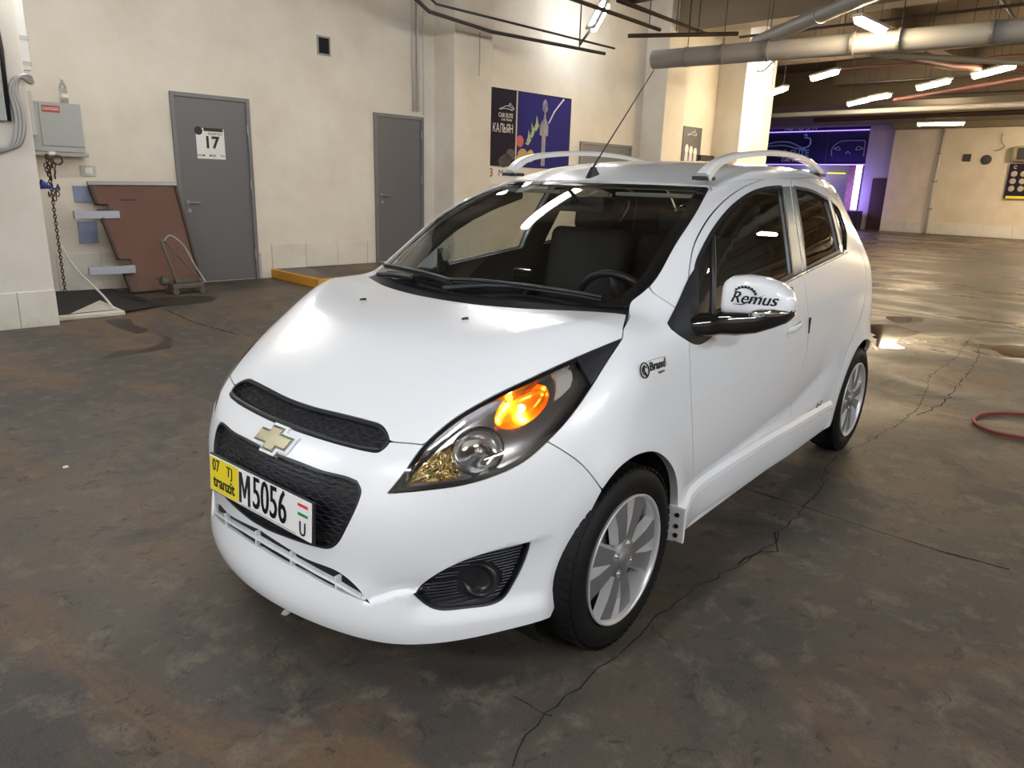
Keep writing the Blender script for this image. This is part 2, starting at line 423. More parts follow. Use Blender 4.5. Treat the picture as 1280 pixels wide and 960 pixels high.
# fender
APX=curve([(752.6,612.6),(764,596.6),(778.5,581),(798,568.4),(818,565),(832,572.7),(841.7,586.7),(846,602),(847,627.5),(845,650)],6)
arch=T(APX)
fdoor=T(curve([(866,610),(866,560),(864,503),(861.5,431),(861,402)],8))
fen=cat(ws_side[:iw+1][::-1],[[hx(.63)-.005,.64,0]],T([(779,411)]),lampD[:idn+1],fgap[1:],arch[1:],OBL.to3(xz([(-.345,.33),(-.40,.325)])) if 0 else arch[-1:]+[-.03,0,-.02],fdoor,T(curve([(858,398),(843,384),(816,366)],6)))
def o3(L): # (x,z) -> skin
    return SIDE.to3(xz(L))
i_=-1
fen=cat(ws_side[:iw+1][::-1],SIDE.to3(xz([(hx(.63)-.005,.985)])) if 0 else TOP.to3(np.array([TOP.to2(np.array([[hx(.63)-.004,.64,0]]))[0]])),T([(779,411)]),lampD[:idn+1],fgap[1:],arch[1:],o3([(-.36,.315),(-.415,.315)]),fdoor,T(curve([(856,394),(843,384),(816,366)],6)))
fenders=both('fender',OBL,OBL.to2(fen),[],M['paint'],step=.016,flange=.03,gap=.0015)
# body side: pillar, roof rail, rear quarter, sill
dxs=np.linspace(-.91,-2.62,50); dyy=.525+.045*sstep(-.9,-1.35,dxs)-.06*sstep(-1.6,-2.7,dxs)
ditch=TOP.to3(TOP.to2(np.c_[dxs,dyy,0*dxs]))
def rearpt(z,a=50):
    O=np.array([[-2.2,0,z]]); D=np.array([[-math.cos(math.radians(a)),math.sin(math.radians(a)),0]])
    return march(O+1.5*D,-D,0,1.5)[0]
rear_e=cat(*[rearpt(z,a) for z,a in ((1.38,50),(1.3,50),(1.15,50),(1.0,50),(.85,50),(.7,50),(.55,50),(.4,50),(.25,50))])
def circ(xc,r,a0,a1,n=30): 
    a=np.radians(np.linspace(a0,a1,n)); return [(xc+r*math.cos(q),ZW+r*math.sin(q)) for q in a]
rarch=o3(circ(WB,.335,187,-7))
dtop=T(curve([(861,402),(861,345),(863,328),(868,305),(890,267),(921,239),(955,224.5),(988,223.5)],8))
dtop2=T(curve([(988,223.5),(1010,227.5),(1031,236),(1044,248),(1052,264)],6))
dsplit=T(curve([(988,223.5),(996,285),(1004,343),(1009,380),(1011,405),(1008,440)],8))
dsplit=cat(dsplit,curve([dsplit[-1],o3([(-1.44,.62)])[0],o3([(-1.425,.45)])[0],o3([(-1.42,.315)])[0]])[1:])
rdr=cat(dtop2[-1:],o3([(-2.40,1.03),(-2.38,.9),(-2.31,.78),(-2.2,.69),(-2.08,.60),(-2.015,.50),(-1.985,.40),(-1.98,.315)]))
rdr=curve(rdr,.02)
bs=cat(ws_side[iw:],ditch,rear_e,o3([(-2.74,.22)]),rarch,o3([(-2.03,.215),(-1.5,.215),(-.9,.215),(-.34,.215)]),o3([(-.345,.30),(-.36,.315),(-.415,.315)]),fdoor,T(curve([(856,394),(843,384),(816,366)],6)))
FD=cat(dtop,dsplit[1:],o3([(-1.2,.315),(-.9,.315),(-.6,.315),(-.43,.315)]),fdoor[:-1])
RD=cat(dtop2,rdr[1:],o3([(-1.8,.315),(-1.5,.315)]),dsplit[::-1][:-1])
doors_all=cat(dtop[1:],dtop2[1:],rdr[1:],o3([(-1.8,.315),(-1.5,.315),(-1.2,.315),(-.9,.315),(-.6,.315)]))
# windows
win1=T(loop([(872,388),(871.6,334),(883,306)],[(883,306),(895.6,285),(916,260),(939,243),(957.5,236.5),(977,234.4)],[(977,234.4),(984,285),(991,342)],[(991,342),(930,374),(885,397),(872,403)],[(872,403),(872,388)],step=6))
win2=T(loop([(994,235),(1015,239.5),(1035,250)],[(1035,250),(1044,285),(1050,313)],[(1050,313),(1030,323),(1008,335)],[(1008,335),(1003,290),(994,235)],step=6))
win3=T(loop([(1039,252),(1047,259),(1053,272)],[(1053,272),(1058,290),(1058,313)],[(1058,313),(1054,314)],[(1054,314),(1048,285),(1039,252)],step=4))
# sash area: trim black region covering front triangle to rear quarter
sash=T(loop([(834,404),(850,372),(869,330),(880,304),(893,282),(914,257),(938,240),(957,233.5),(976,231.5),(1014,235.5),(1037,246),(1051,256),(1056,272),(1061,292),(1061,314)],[(1061,314),(1054,318)],[(1054,318),(1008,341),(935,379),(900,400)],[(900,400),(893,417),(872,431),(856,424)],[(856,424),(834,404)],step=6))
to2=OBL.to2
bside=both('body_side_frame',OBL,to2(bs),[to2(cat(fdoor[::-1][:0],cat(o3([(-.43,.315)]),fdoor[:-1],dtop,dtop2[1:],rdr[1:],o3([(-1.8,.315),(-1.5,.315),(-1.2,.315),(-.9,.315),(-.6,.315)]))))] if 0 else [],M['paint'],step=.02,flange=.02) if 0 else None
outer_bs=cat(ws_side[iw:],ditch,rear_e,o3([(-2.74,.22)]),rarch,o3([(-2.03,.215),(-1.5,.215),(-.9,.215),(-.34,.215),(-.345,.30),(-.36,.313),(-.43,.313)]),o3([(-.6,.313),(-1.2,.313),(-1.8,.313)]),rdr[::-1],dtop2[::-1][1:],dtop[::-1][1:],T(curve([(856,394),(843,384),(816,366)],6)))
bside=both('body_side_frame',OBL,to2(outer_bs),[],M['paint'],step=.018,flange=.02)
cx=np.linspace(-.46,-1.40,40); cr1=to2(o3(np.c_[cx,s_cr(cx)])); cx=np.linspace(-1.435,-1.93,26); cr2=to2(o3(np.c_[cx,s_cr(cx)]))
fdoors=both('front_door',OBL,to2(FD),[to2(win1)],M['paint'],step=.018,flange=.02,lines=[cr1])
rdoors=both('rear_door',OBL,to2(RD),[to2(win2),to2(win3)],M['paint'],step=.018,flange=.02,lines=[cr2])
# roof
roof_front=half(T([(887,232),(850,230),(800,228),(740,226.5),(700,226)]))[::-1]
roof_front=curve(roof_front,.03)
rr=np.linspace(.42,0,12); roof_rear=TOP.to3(np.c_[TOP.to2(np.c_[-2.64-0*rr,rr,0*rr])])
roof_rear[-1][1]=0
RF=cat(roof_front,ditch,roof_rear); RF[0][1]=0
roof=cpanel('roof',TOP,TOP.to2(sym(RF)),[],M['paint'],step=.03,gap=.004)
# rear
rt=rear_e[::-1]
tail=cat(roof_rear[::-1][:-1],ditch[-1:],rear_e)
zz=np.linspace(0,.4,5)
RR_=cat([[-2.87,0,.22]],rear_e[::-1],ditch[-1:],roof_rear)
tailgate=cpanel('tailgate',REAR,REAR.to2(sym(RR_)),[],M['paint'],step=.04)
# ---------------------------------------------------------------- car details
M['frit']=mat('frit_black',(.008,.008,.009),.12,0,.6)
M['lining']=mat('cabin_lining',(.022,.022,.023),.8)
M['seat']=mat('seat_fabric',(.014,.014,.016),.7)
M['amber']=mat('amber_reflector',(1.,.36,.03),.22,.9)
M['bulb']=mat('amber_bulb',(1,.6,.15),.3,emit=(1.,.50,.12),es=90.)
M['bezel']=mat('lamp_bezel',(.26,.24,.24),.22,.85)
M['cap_silver']=mat('cap_silver',(.50,.48,.45),.3,.3)
M['facet']=mat('tinted_chrome',(.85,.74,.50),.12,1.)  # chrome; the gold tint is a yellowish reflection put into its colour
M['satin']=mat('satin_silver',(.62,.62,.63),.25,.8)
M['paint2']=mat('white_trim',(.80,.80,.81),.25,0,.8)
M['plate_white']=mat('plate_white',(.82,.83,.84),.35)
M['plate_yellow']=mat('plate_yellow',(.80,.66,.02),.35)
M['ink']=mat('black_ink',(.01,.01,.012),.4)
M['ink_grey']=mat('grey_ink',(.08,.08,.09),.4)
M['red']=mat('flag_red',(.7,.03,.03),.4); M['green']=mat('flag_green',(.0,.25,.07),.4)
M['film']=mat('pale_blue_film',(.17,.21,.23),.25,.2)
def text_mesh(name,s,size,O,U,V,m,parent=None,ext=.0008,wscale=1.,align='CENTER',bold=0.,shear=0.):
    """flat lettering in the frame O,U,V (U to the right, V up)"""
    cu=bpy.data.curves.new(name,'FONT'); cu.body=s; cu.size=size; cu.align_x=align; cu.align_y='CENTER'; cu.extrude=ext; cu.offset=bold; cu.shear=shear; cu.resolution_u=3
    o=bpy.data.objects.new(name,cu); COL.objects.link(o)
    dg=bpy.context.evaluated_depsgraph_get(); me=bpy.data.meshes.new_from_object(o.evaluated_get(dg)); bpy.data.objects.remove(o); me.name=name
    U=Vector(U).normalized(); V=Vector(V).normalized(); N=U.cross(V)
    me.transform(Matrix(((U[0]*wscale,V[0],N[0],O[0]),(U[1]*wscale,V[1],N[1],O[1]),(U[2]*wscale,V[2],N[2],O[2]),(0,0,0,1))))
    me.materials.clear(); me.materials.append(m)
    return link(bpy.data.objects.new(name,me),parent)
def mir(o,parent=None,name=None):
    """mirrored copy of a modelled part"""
    me=o.data.copy(); me.transform(Matrix.Scale(-1,4,(0,1,0))); me.flip_normals()
    c=bpy.data.objects.new(name or o.name.split('.')[0],me); COL.objects.link(c)
    for k in ('label','kind'):
        if k in o: c[k]=o[k]
    return adopt(c,parent)
def ringpanel(name,dom,out,w,m,sub=None,mirror=False,off=.001,flange=.01,step=.012):
    out=resample(dedupe(out),step*.6); return cpanel(name,dom,out,[smooth_in(out,w)],m,step=step,gap=0.0005,hgap=0,off=off,flange=flange,mirror=mirror,sub=sub)
def smooth_in(L,w):
    Q=inset(L,w)
    ok=np.array([bdist(L,Q[i:i+1])[0]>w*.93 for i in range(len(Q))])&inside(L,Q)
    return Q[ok]
def onskin(dom,L2,off):
    P=dom.to3(np.array(L2,float)); return P+off*grad(P)
# ---- grilles: black recessed backing, rim and wavy ribs
def grille(name,poly3,rowgap,label,bottom_rim):
    uv=resample(dedupe(CYL.to2(poly3)),.008)
    g=cpanel(name,CYL,uv,[],M['black'],step=.025,gap=.0,off=-.020,flange=0)
    g['label']=label
    ringpanel('grille_rim',CYL,uv,.007,M['black'],sub=g,off=-.001,flange=.02)
    inn=smooth_in(uv,.008); mb=MB(); lo=uv.min(0); hi=uv.max(0)
    r=0; z=lo[1]+rowgap*.5
    while z<hi[1]:
        us=np.arange(lo[0],hi[0],.0035); zz=z+.0028*np.sin((us/.036+.5*(r%2))*2*math.pi)+.001*np.sin(us/.009)
        L=np.c_[us,zz]; ok=inside(inn,L)
        s=0
        while s<len(L):
            if not ok[s]: s+=1; continue
            e=s
            while e<len(L) and ok[e]: e+=1
            if e-s>4: mb.tube(onskin(CYL,L[s:e],-.011-.002*np.cos((us[s:e]/.036+.5*(r%2))*2*math.pi)[:,None]),.0021,5)
            s=e
        z+=rowgap; r+=1
    o=mb.build('grille_mesh',M['black'],g,smooth=True); o['kind']='stuff'
    return g
ug=cat(hood_front,T(curve([(487,552),(484,557),(473,565),(459,563.8),(415,552.8),(365,536.4),(350,530),(330,520)],6))); ug[:,1]=np.maximum(ug[:,1],0)
n0=len(hood_front); low_=half(T(curve([(330,520),(350,530),(365,536.4),(415,552.8),(459,563.8),(473,565),(484,557),(487,552)],6)))[::-1]
ug=cat(hood_front,low_[1:])
upper=grille('upper_grille',sym(ug),.0105,'narrow black upper grille below the bonnet edge',.02)
# thick lower lip of the upper grille
lip=half(T(curve([(330,520),(350,530),(365,536.4),(415,552.8),(459,563.8),(473,565)],6)))
Lp=CYL.to2(lip); Lp=np.r_[Lp[::-1]*[-1,1],Lp[1:]]
mb=MB(); P=CYL.to3(Lp+[0,.006]); N_=grad(P); mb.tube(P-.002*N_,.0085,8); mb.build('grille_lip',M['black'],upper,smooth=True)
lower=grille('lower_grille',sym(lgrille),.0125,'large black lower grille behind the number plate',.02)
# ---- lower slot
sl=cpanel('air_slot',CYL,CYL.to2(sym(slot)),[],M['dark'],step=.02,gap=0,off=-.013,flange=0)
us=np.linspace(-.335,.335,60); zc=np.interp(abs(us),[0,.077,.162,.25,.347],[.352,.349,.338,.322,.291])
mb=MB(); P=onskin(CYL,np.c_[us,zc],-.008)
for k in range(len(P)-1):
    a,b=P[k],P[k+1]; N_=grad(((a+b)/2)[None])[0]; t=(b-a)/np.linalg.norm(b-a); R=np.c_[N_,t,np.cross(N_,t)]
    mb.box((a+b)/2,(.010,np.linalg.norm(b-a)/2*1.02,.0042),R)
mb.build('slot_bar',M['paint'],sl)
for u in (-.2,-.02,.12,.26):
    z=np.interp(abs(u),[0,.077,.162,.25,.347],[.352,.349,.338,.322,.291]); P=onskin(CYL,[[u,z]],-.012)[0]; mb=MB(); mb.box(P,(.014,.004,.022)); mb.build('slot_rib',M['paint'],sl)
# ---- fog pockets
for mi in (False,True):
    sg=-1 if mi else 1; uvf=CYL.to2(fog)
    p=cpanel('fog_pocket',CYL,uvf,[],M['black'],step=.02,gap=0,off=-.028,flange=0,mirror=mi)
    ringpanel('pocket_rim',CYL,uvf,.006,M['black'],sub=p,mirror=mi,off=-.004,flange=.03)
    mb=MB(); lo=uvf.min(0); hi=uvf.max(0); c0=CYL.to2(T([(601,729)]))[0]
    for z in np.arange(lo[1]+.008,hi[1],.0085):
        u_=np.arange(lo[0],hi[0],.006); L=np.c_[u_,z+.12*(u_-lo[0])-.01]; ok=inside(smooth_in(resample(dedupe(uvf),.006),.008),L)&(np.hypot(*(L-c0).T)>.052)
        s=0
        while s<len(L):
            if not ok[s]: s+=1; continue
            e=s
            while e<len(L) and ok[e]: e+=1
            if e-s>2: mb.tube(onskin(CYL,L[s:e],-.020)*[1,sg,1],.002,5)
            s=e
    o=mb.build('pocket_ribs',M['black'],p); o['kind']='stuff'
    cc=onskin(CYL,[c0],-.018)[0]; ax=np.array([.86,.48,0.12]); mb=MB()
    mb.lathe([(.052,-.012),(.050,.004),(.044,.008),(.038,.004),(.034,-.008),(.02,-.010),(0.0005,-.011)],cc,ax,36)
    o=mb.build('fog_blank',mat('satin_black',(.016,.017,.019),.3),None,smooth=True)
    if mi: o.data.transform(Matrix.Scale(-1,4,(0,1,0))); o.data.flip_normals()
    o.parent=p
# ---- badge
Pb=bodyP=T([(343.5,549)])[0]; Nb=grad(Pb[None])[0]; Nb[1]=0; Nb/=np.linalg.norm(Nb); Ub=np.array([0,1.,0]); Vb=np.cross(Nb,Ub); Pb[1]=0
bow=[(-.081,-.015),(-.067,.015),(-.028,.015),(-.022,.029),(.028,.029),(.023,.015),(.083,.015),(.068,-.015),(.026,-.015),(.020,-.029),(-.030,-.029),(-.025,-.015)]
bow=[(x,z*1.22) for x,z in bow]
def scalep(p,s): 
    p=np.array(p); Q=inset(p,-s); return [tuple(q) for q in Q]
badge=adopt(MB().prism(scalep(bow,.011),Pb-.012*Nb,Ub,Vb,Nb,.018).build('badge_base',M['paint'],None,bevel=.002)); badge['label']='white raised base of the badge'
MB().prism(scalep(bow,.003),Pb+.004*Nb,Ub,Vb,Nb,.006).build('badge_rim',M['chrome'],badge,bevel=.0012)
MB().prism(scalep(bow,-.002),Pb+.008*Nb,Ub,Vb,Nb,.005).build('bowtie_emblem',M['gold'],badge,bevel=.0015)
# ---- number plate
PO=np.array([.736,0,.494]); PN=np.array([1,0,.06]); PN/=np.linalg.norm(PN); PU=np.array([0,1.,0]); PV=np.cross(PN,PU)
def pbox(name,m,y0,y1,z0,z1,d0,d1,parent,bevel=0):
    return MB().prism([(y0,z0),(y1,z0),(y1,z1),(y0,z1)],PO+d0*PN,PU,PV,PN,d1-d0).build(name,m,parent,bevel=bevel)
plate=adopt(pbox('number_plate',M['plate_white'],-.26,.26,-.056,.056,0,.003,None,.0008)); plate['label']='white and yellow transit number plate'
pbox('plate_frame',M['black'],-.266,.266,-.062,.060,-.008,-.0005,plate,.002)
pbox('yellow_field',M['plate_yellow'],-.257,-.098,-.053,.053,.003,.0036,plate)
def ptext(s,size,y,z,m=M['ink'],w=1,b=0,**k): return text_mesh('plate_lettering',s,size,PO+PU*y+PV*z+PN*.0042,PU,PV,m,plate,.0004,w,bold=b,**k)
ptext('07',.052,-.222,.028,w=.8,b=.0006); ptext('TJ',.044,-.145,.026,w=.95,b=.0002); ptext('tranzit',.052,-.178,-.022,w=.88,b=.0012)
[ptext('5056',.138,.064+q,.001,w=.62,b=.0) for q in (-.0016,0,.0016)]
MB().prism([(-.093,-.047),(-.093,.047),(-.078,.047),(-.0635,-.004),(-.049,.047),(-.034,.047),(-.034,-.047),(-.046,-.047),(-.046,.020),(-.060,-.028),(-.067,-.028),(-.081,.020),(-.081,-.047)],PO+.003*PN,PU,PV,PN,.0012).build('plate_lettering',M['ink'],plate); ptext('U',.056,.222,-.030,w=.8,b=.0008)
pbox('flag_stripe',M['red'],.200,.245,.034,.042,.003,.0038,plate); pbox('flag_stripe',M['green'],.200,.245,.008,.016,.003,.0038,plate)
pbox('plate_small_print',M['ink_grey'],-.08,.19,-.0515,-.0503,.003,.0036,plate)
# ---- headlamps
lampout=cat(lampU[:-1],lampD[:-1])
for mi in (False,True):
    sg=-1 if mi else 1
    uvl=resample(dedupe(LMP.to2(lampout)),.006)
    lens=cpanel('headlamp',LMP,uvl,[],M['lens'],step=.02,gap=.004,off=-.002,flange=0,mirror=mi)
    lens['label']='headlamp with glowing amber indicator' if not mi else 'far headlamp seen edge on'
    inn=smooth_in(uvl,.013); tip=LMP.to2(T([(728,446),(738,462),(715,445)]))
    ringpanel('lamp_surround',LMP,uvl,.012,M['gloss_black'],sub=lens,mirror=mi,off=-.003,flange=.07)
    # black tip cover
    ax1=LMP.to2(T([(723,452)]))[0]; ax2=LMP.to2(T([(737,480)]))[0]
    dirn=(ax2-ax1); nn=np.array([dirn[1],-dirn[0]]); nn/=np.linalg.norm(nn)
    tp=LMP.to2(T([(777,424)]))[0]
    if (tp-ax1)@nn<0: nn=-nn
    sel=uvl[((uvl-ax1)@nn)>0]
    # order along outline starting after the gap
    idx=np.where(((uvl-ax1)@nn)>0)[0]; br=np.where(np.diff(idx)>1)[0]
    if len(br): idx=np.r_[idx[br[0]+1:],idx[:br[0]+1]]
    cpanel('lamp_tip_cover',LMP,uvl[idx],[],M['black'],step=.012,gap=.002,off=-.0025,flange=.01,mirror=mi,sub=lens)
    # bowls
    c1=LMP.to2(T([(598,560)]))[0]; c2=LMP.to2(T([(655,502)]))[0]
    an=np.linspace(0,2*math.pi,48,endpoint=False)
    e1=c1+np.c_[.074*np.cos(an),.074*np.sin(an)]
    d2=LMP.to2(T([(690,478)]))[0]-LMP.to2(T([(622,528)]))[0]; d2/=np.linalg.norm(d2); p2_=np.array([-d2[1],d2[0]])
    e2=c2+(np.cos(an)*.092)[:,None]*d2+(np.sin(an)*.050)[:,None]*p2_
    e3=LMP.to2(T(loop([(505,604),(522,581),(545,560),(566,547)],[(566,547),(564,562),(567,580),(577,596)],[(577,596),(552,603),(505,604)],step=5)))
    bez=cpanel('lamp_bezel',LMP,smooth_in(uvl,.011),[e1,e2,e3],M['bezel'],step=.014,gap=0,hgap=0,off=-.030,flange=.0,mirror=mi,sub=lens)
    for nm,E_,c_,m_,dep in (('main_reflector',e1,c1,M['chrome'],.050),('indicator_reflector',e2,c2,M['amber'],.034)):
        ring=onskin(LMP,E_,-.030); cen=ring.mean(0); aim=np.array([.80,.42,.43]) if nm[0]=='m' else np.array([.55,.62,.56]); V=[];F=[]
        prof=[(1,0),(.97,.25),(.88,.5),(.72,.74),(.5,.9),(.25,.98),(.02,1)]
        for k,(r_,h_) in enumerate(prof):
            fl_=1+.012*(k>0)*np.cos(np.arange(48)*math.pi)[:,None]
            V.append(cen+(ring-cen)*r_*fl_-aim*dep*h_)
        V=np.concatenate(V)*[1,sg,1]
        for a in range(6):
            for b in range(48): F.append((a*48+b,a*48+(b+1)%48,a*48+48+(b+1)%48,a*48+48+b))
        mesh_obj(nm,V,F,m_,lens,smooth=True)
        cb=(cen-aim*dep*.45)*[1,sg,1]
        mb=MB(); a_=aim*[1,sg,1]
        if nm[0]=='m': mb.lathe([(.0005,.020),(.010,.019),(.012,.012),(.011,-.02),(.0005,-.022)],cb,a_,16); mb.build('headlight_bulb',M['satin'],lens,smooth=True)
        else: mb.lathe([(.0005,.014),(.007,.011),(.010,.003),(.008,-.006),(.004,-.014),(.0005,-.016)],cb,a_,16); mb.build('indicator_bulb',M['bulb'] if not mi else M['amber'],lens,smooth=True)
    q3=LMP.to3(resample(dedupe(e3),.008)); n3=grad(q3); q3=q3-.030*n3; cen=q3.mean(0); V=[];F=[]; nq=len(q3)
    for k,(r_,h_) in enumerate(((1,0),(.86,.014),(.68,.022),(.48,.028),(.25,.031),(.02,.032))): V.append(cen+(q3-cen)*r_-n3*(h_+(.0025*(np.arange(nq)%2)[:,None] if 0<k<5 else 0)))
    V=np.concatenate(V)*[1,sg,1]
    for a in range(5):
        for b in range(nq): F.append((a*nq+b,a*nq+(b+1)%nq,a*nq+nq+(b+1)%nq,a*nq+nq+b))
    mesh_obj('side_reflector',V,F,M['facet'],lens)
    e4=LMP.to2(T(loop([(688,462),(704,457),(717,459)],[(717,459),(719,470),(716,481)],[(716,481),(707,490),(697,497)],[(697,497),(699,482),(697,470),(688,462)],step=4)))
    cpanel('silver_cap',LMP,e4,[],M['cap_silver'],step=.012,gap=0,off=-.020,flange=.010,mirror=mi,sub=lens)
    # sealed rear of the lamp
    cpanel('lamp_housing',LMP,uvl,[],M['dark'],step=.04,gap=.0,off=-.095,flange=0,mirror=mi,sub=lens)
# ---- windscreen, cowl
hs=.06
bx=np.linspace(.60,0,40); base=TOP.to3(np.c_[TOP.to2(np.c_[hx(bx)-.065,bx,0*bx])]); base[-1][1]=0
wtop=half(T([(886,233),(850,231.5),(800,229.5),(740,228),(700,227.5)])); wtop=wtop[::-1]
WS=cat(wtop,ws_side[::-1][1:-1],base); WS[0][1]=0
wsu=resample(dedupe(WSD.to2(sym(WS))),.012)
shield=cpanel('windscreen',WSD,wsu,[],M['glass'],step=.05,gap=.004,off=-.004,flange=0); 
ring_in=inset(wsu,.0); c_=wsu.mean(0); inn=smooth_in(wsu,.042)
# wider band on the top edge and at the foot
fr_=cpanel('glass_border',WSD,wsu,[inn],M['frit'],step=.03,gap=.002,hgap=0,off=-.0025,flange=.004,sub=shield)
cw=np.linspace(.66,0,40); cr_=TOP.to3(np.c_[TOP.to2(np.c_[hx(cw)-.085,cw,0*cw])]); cf_=TOP.to3(np.c_[TOP.to2(np.c_[hx(cw)+.03,cw,0*cw])])
cowl=cpanel('cowl_panel',TOP,TOP.to2(sym(cat(cf_[::-1]*[1,1,1],cr_[:]))),[],M['black'],step=.03,gap=0,off=-.016,flange=0)
# wipers
def wiper(pts,blade,label):
    P=onskin(TOP,pts,.012); mb=MB(); mb.tube(curve(P,.02),[.009]*len(curve(P,.02)),8); w=adopt(mb.build('wiper',M['black'],None,smooth=True)); w['label']=label
    B=onskin(TOP,curve(np.array(blade),.03),.010); mb=MB(); mb.tube(B,.0055,6); 
    B2=onskin(TOP,curve(np.array(blade),.03),.022); mb.tube(B2,.006,6); mb.build('wiper_blade',M['black'],w,smooth=True)
t2=lambda x,y:TOP.to2(np.array([[x,y,0]]))[0]
wiper([t2(-.03,-.02),t2(-.085,.12),t2(-.14,.30)],[t2(-.075,-.03),t2(-.12,.25),t2(-.19,.52)],'driver side wiper parked along the glass foot')
wiper([t2(-.115,-.47),t2(-.11,-.36),t2(-.085,-.23)],[t2(-.20,-.52),t2(-.125,-.28),t2(-.07,-.02)],'passenger side wiper parked along the glass foot')
for s in (-1,1):
    P=onskin(TOP,[t2(.145,s*.245)],.002)[0]; mb=MB(); mb.prism([(-.012,-.006),(.014,0),(-.012,.006)],P,(1,0,0),(0,1,0),(0,0,1),.007); adopt(mb.build('washer_nozzle',M['black'],None,bevel=.001))
# ---- side glazing
def sheet(name,w,m,off,mi,step=.05,gap=0): return cpanel(name,OBL,OBL.to2(w),[],m,step=step,gap=gap,off=off,flange=0,mirror=mi)
for mi,fd,rd in ((False,fdoors[0],rdoors[0]),(True,fdoors[1],rdoors[1])):
    sgn=-1 if mi else 1
    for w,d,nm in ((win1,fd,'window_glass'),(win2,rd,'window_glass'),(win3,rd,'quarter_glass')):
        g=sheet(nm,w,M['side_glass'] if nm[0]=='w' else M['frit'],-.010,mi); g.parent=d; g.matrix_parent_inverse=Matrix()
        uvw=OBL.to2(w); uvo=inset(resample(dedupe(uvw),.008),-.011 if nm[0]=='w' else -.006)
        r_=cpanel('window_seal',OBL,uvo,[smooth_in(resample(dedupe(uvw),.008),.004)],M['black'],step=.012,gap=0,hgap=0,off=.0012,flange=.008,mirror=mi,sub=d)
    # belt moulding: two pieces
    belt=T(curve([(900,400),(935,379),(978,354),(1003,341)],8)); mb=MB(); mb.tube(onskin(OBL,OBL.to2(belt),.006)*[1,sgn,1],.0085,8); mb.build('belt_moulding',M['satin'],fd,smooth=True)
    belt=T(curve([(1006,339.5),(1030,328),(1057,315)],8)); mb=MB(); mb.tube(onskin(OBL,OBL.to2(belt),.006)*[1,sgn,1],.0085,8); mb.build('belt_moulding',M['satin'],rd,smooth=True)
    # door pillar film
    pf=T(loop([(979,233.5),(987,233)],[(987,233),(994,285),(1003,340)],[(1003,340),(992,345)],[(992,345),(986,290),(979,233.5)],step=6))
    cpanel('pillar_film',OBL,OBL.to2(pf),[],M['film'],step=.02,gap=0,off=.0014,flange=.002,mirror=mi,sub=fd)
    pf=T(loop([(988.5,233),(993,234)],[(993,234),(1001,290),(1008,336)],[(1008,336),(1005,339)],[(1005,339),(996,285),(988.5,233)],step=6))
    cpanel('pillar_film',OBL,OBL.to2(pf),[],M['film'],step=.02,gap=0,off=.0014,flange=.002,mirror=mi,sub=rd)
    # quarter light divider and mirror triangle
    tri_=T(loop([(834,404),(846,380),(862,345),(872.5,330)],[(872.5,330),(872.5,392)],[(872.5,392),(900,402)],[(900,402),(893,417),(872,431),(856,424),(838,411)],[(838,411),(834,404)],step=5))
    cpanel('mirror_triangle',OBL,OBL.to2(tri_),[],M['black'],step=.02,gap=0,off=.004,flange=.006,mirror=mi,sub=fd)
    dv=T([(892.5,292),(894,340),(893.5,392)]); mb=MB(); mb.tube(curve(onskin(OBL,OBL.to2(dv),-.006)*[1,sgn,1],.03),.009,8); mb.build('quarter_divider',M['black'],fd)
    # linings behind the doors
    for o_,wn,par in ((FD,[win1],fd),(RD,[win2,win3],rd)):
        cpanel('door_lining',OBL,OBL.to2(o_),[OBL.to2(q) for q in wn],M['lining'],step=.06,gap=.0,hgap=0,off=-.030,flange=0,mirror=mi,sub=par)
    cpanel('pillar_lining',OBL,OBL.to2(outer_bs),[],M['lining'],step=.06,gap=.006,off=-.026,flange=0,mirror=mi,sub=bside[mi])
    cpanel('fender_lining',OBL,OBL.to2(fen),[],M['dark'],step=.06,gap=.004,off=-.032,flange=0,mirror=mi,sub=fenders[mi])
cpanel('headliner',TOP,TOP.to2(sym(RF)),[],mat('headliner',(.30,.29,.27),.9),step=.08,gap=.004,off=-.03,flange=0,sub=roof)
cpanel('tailgate_lining',REAR,REAR.to2(sym(RR_)),[],M['lining'],step=.08,gap=.004,off=-.03,flange=0,sub=tailgate)
cpanel('bonnet_lining',TOP,hood_out,[],M['dark'],step=.08,gap=.004,off=-.025,flange=0,sub=hood)
# rear window: dark glass on the tailgate
rw=sym(cat(REAR.to3(REAR.to2(np.array([[-2.7,0,1.37]]))),REAR.to3(REAR.to2(np.array([[-2.7,.40,1.36],[-2.7,.47,1.30],[-2.7,.52,1.08],[-2.7,.45,1.03]]))),REAR.to3(REAR.to2(np.array([[-2.7,0,1.01]])))))
cpanel('rear_window',REAR,REAR.to2(rw),[],M['frit'],step=.04,gap=0,off=.002,flange=.004,sub=tailgate)
# dark tray and bulkheads so nothing shows through
mb=MB(); mb.box((-1.15,0,.24),(1.45,.60,.02)); mb.box((.02,0,.60),(.02,.55,.34)); mb.box((.40,0,.26),(.16,.36,.02)); adopt(mb.build('underbody',M['dark'],None))
# wheel housings
for xc in (0,WB):
    for s in (-1,1):
        mb=MB(); a=np.radians(np.linspace(-35,215,28)); V=[];F=[]
        yo=o3([(xc+.338*math.cos(q),ZW+.338*math.sin(q)) for q in a])[:,1]-.022
        for r_,yy in ((.338,None),(.338,.50),(.10,.50)):
            for q,y0_ in zip(a,yo): V.append((xc+r_*math.cos(q),s*(min(y0_,.765) if yy is None else yy),ZW+r_*math.sin(q)))
        for k in range(2):
            for i in range(27): F.append((k*28+i,k*28+i+1,k*28+29+i,k*28+28+i))
        adopt(mb.add(V,F).build('wheel_housing',M['dark'],None))
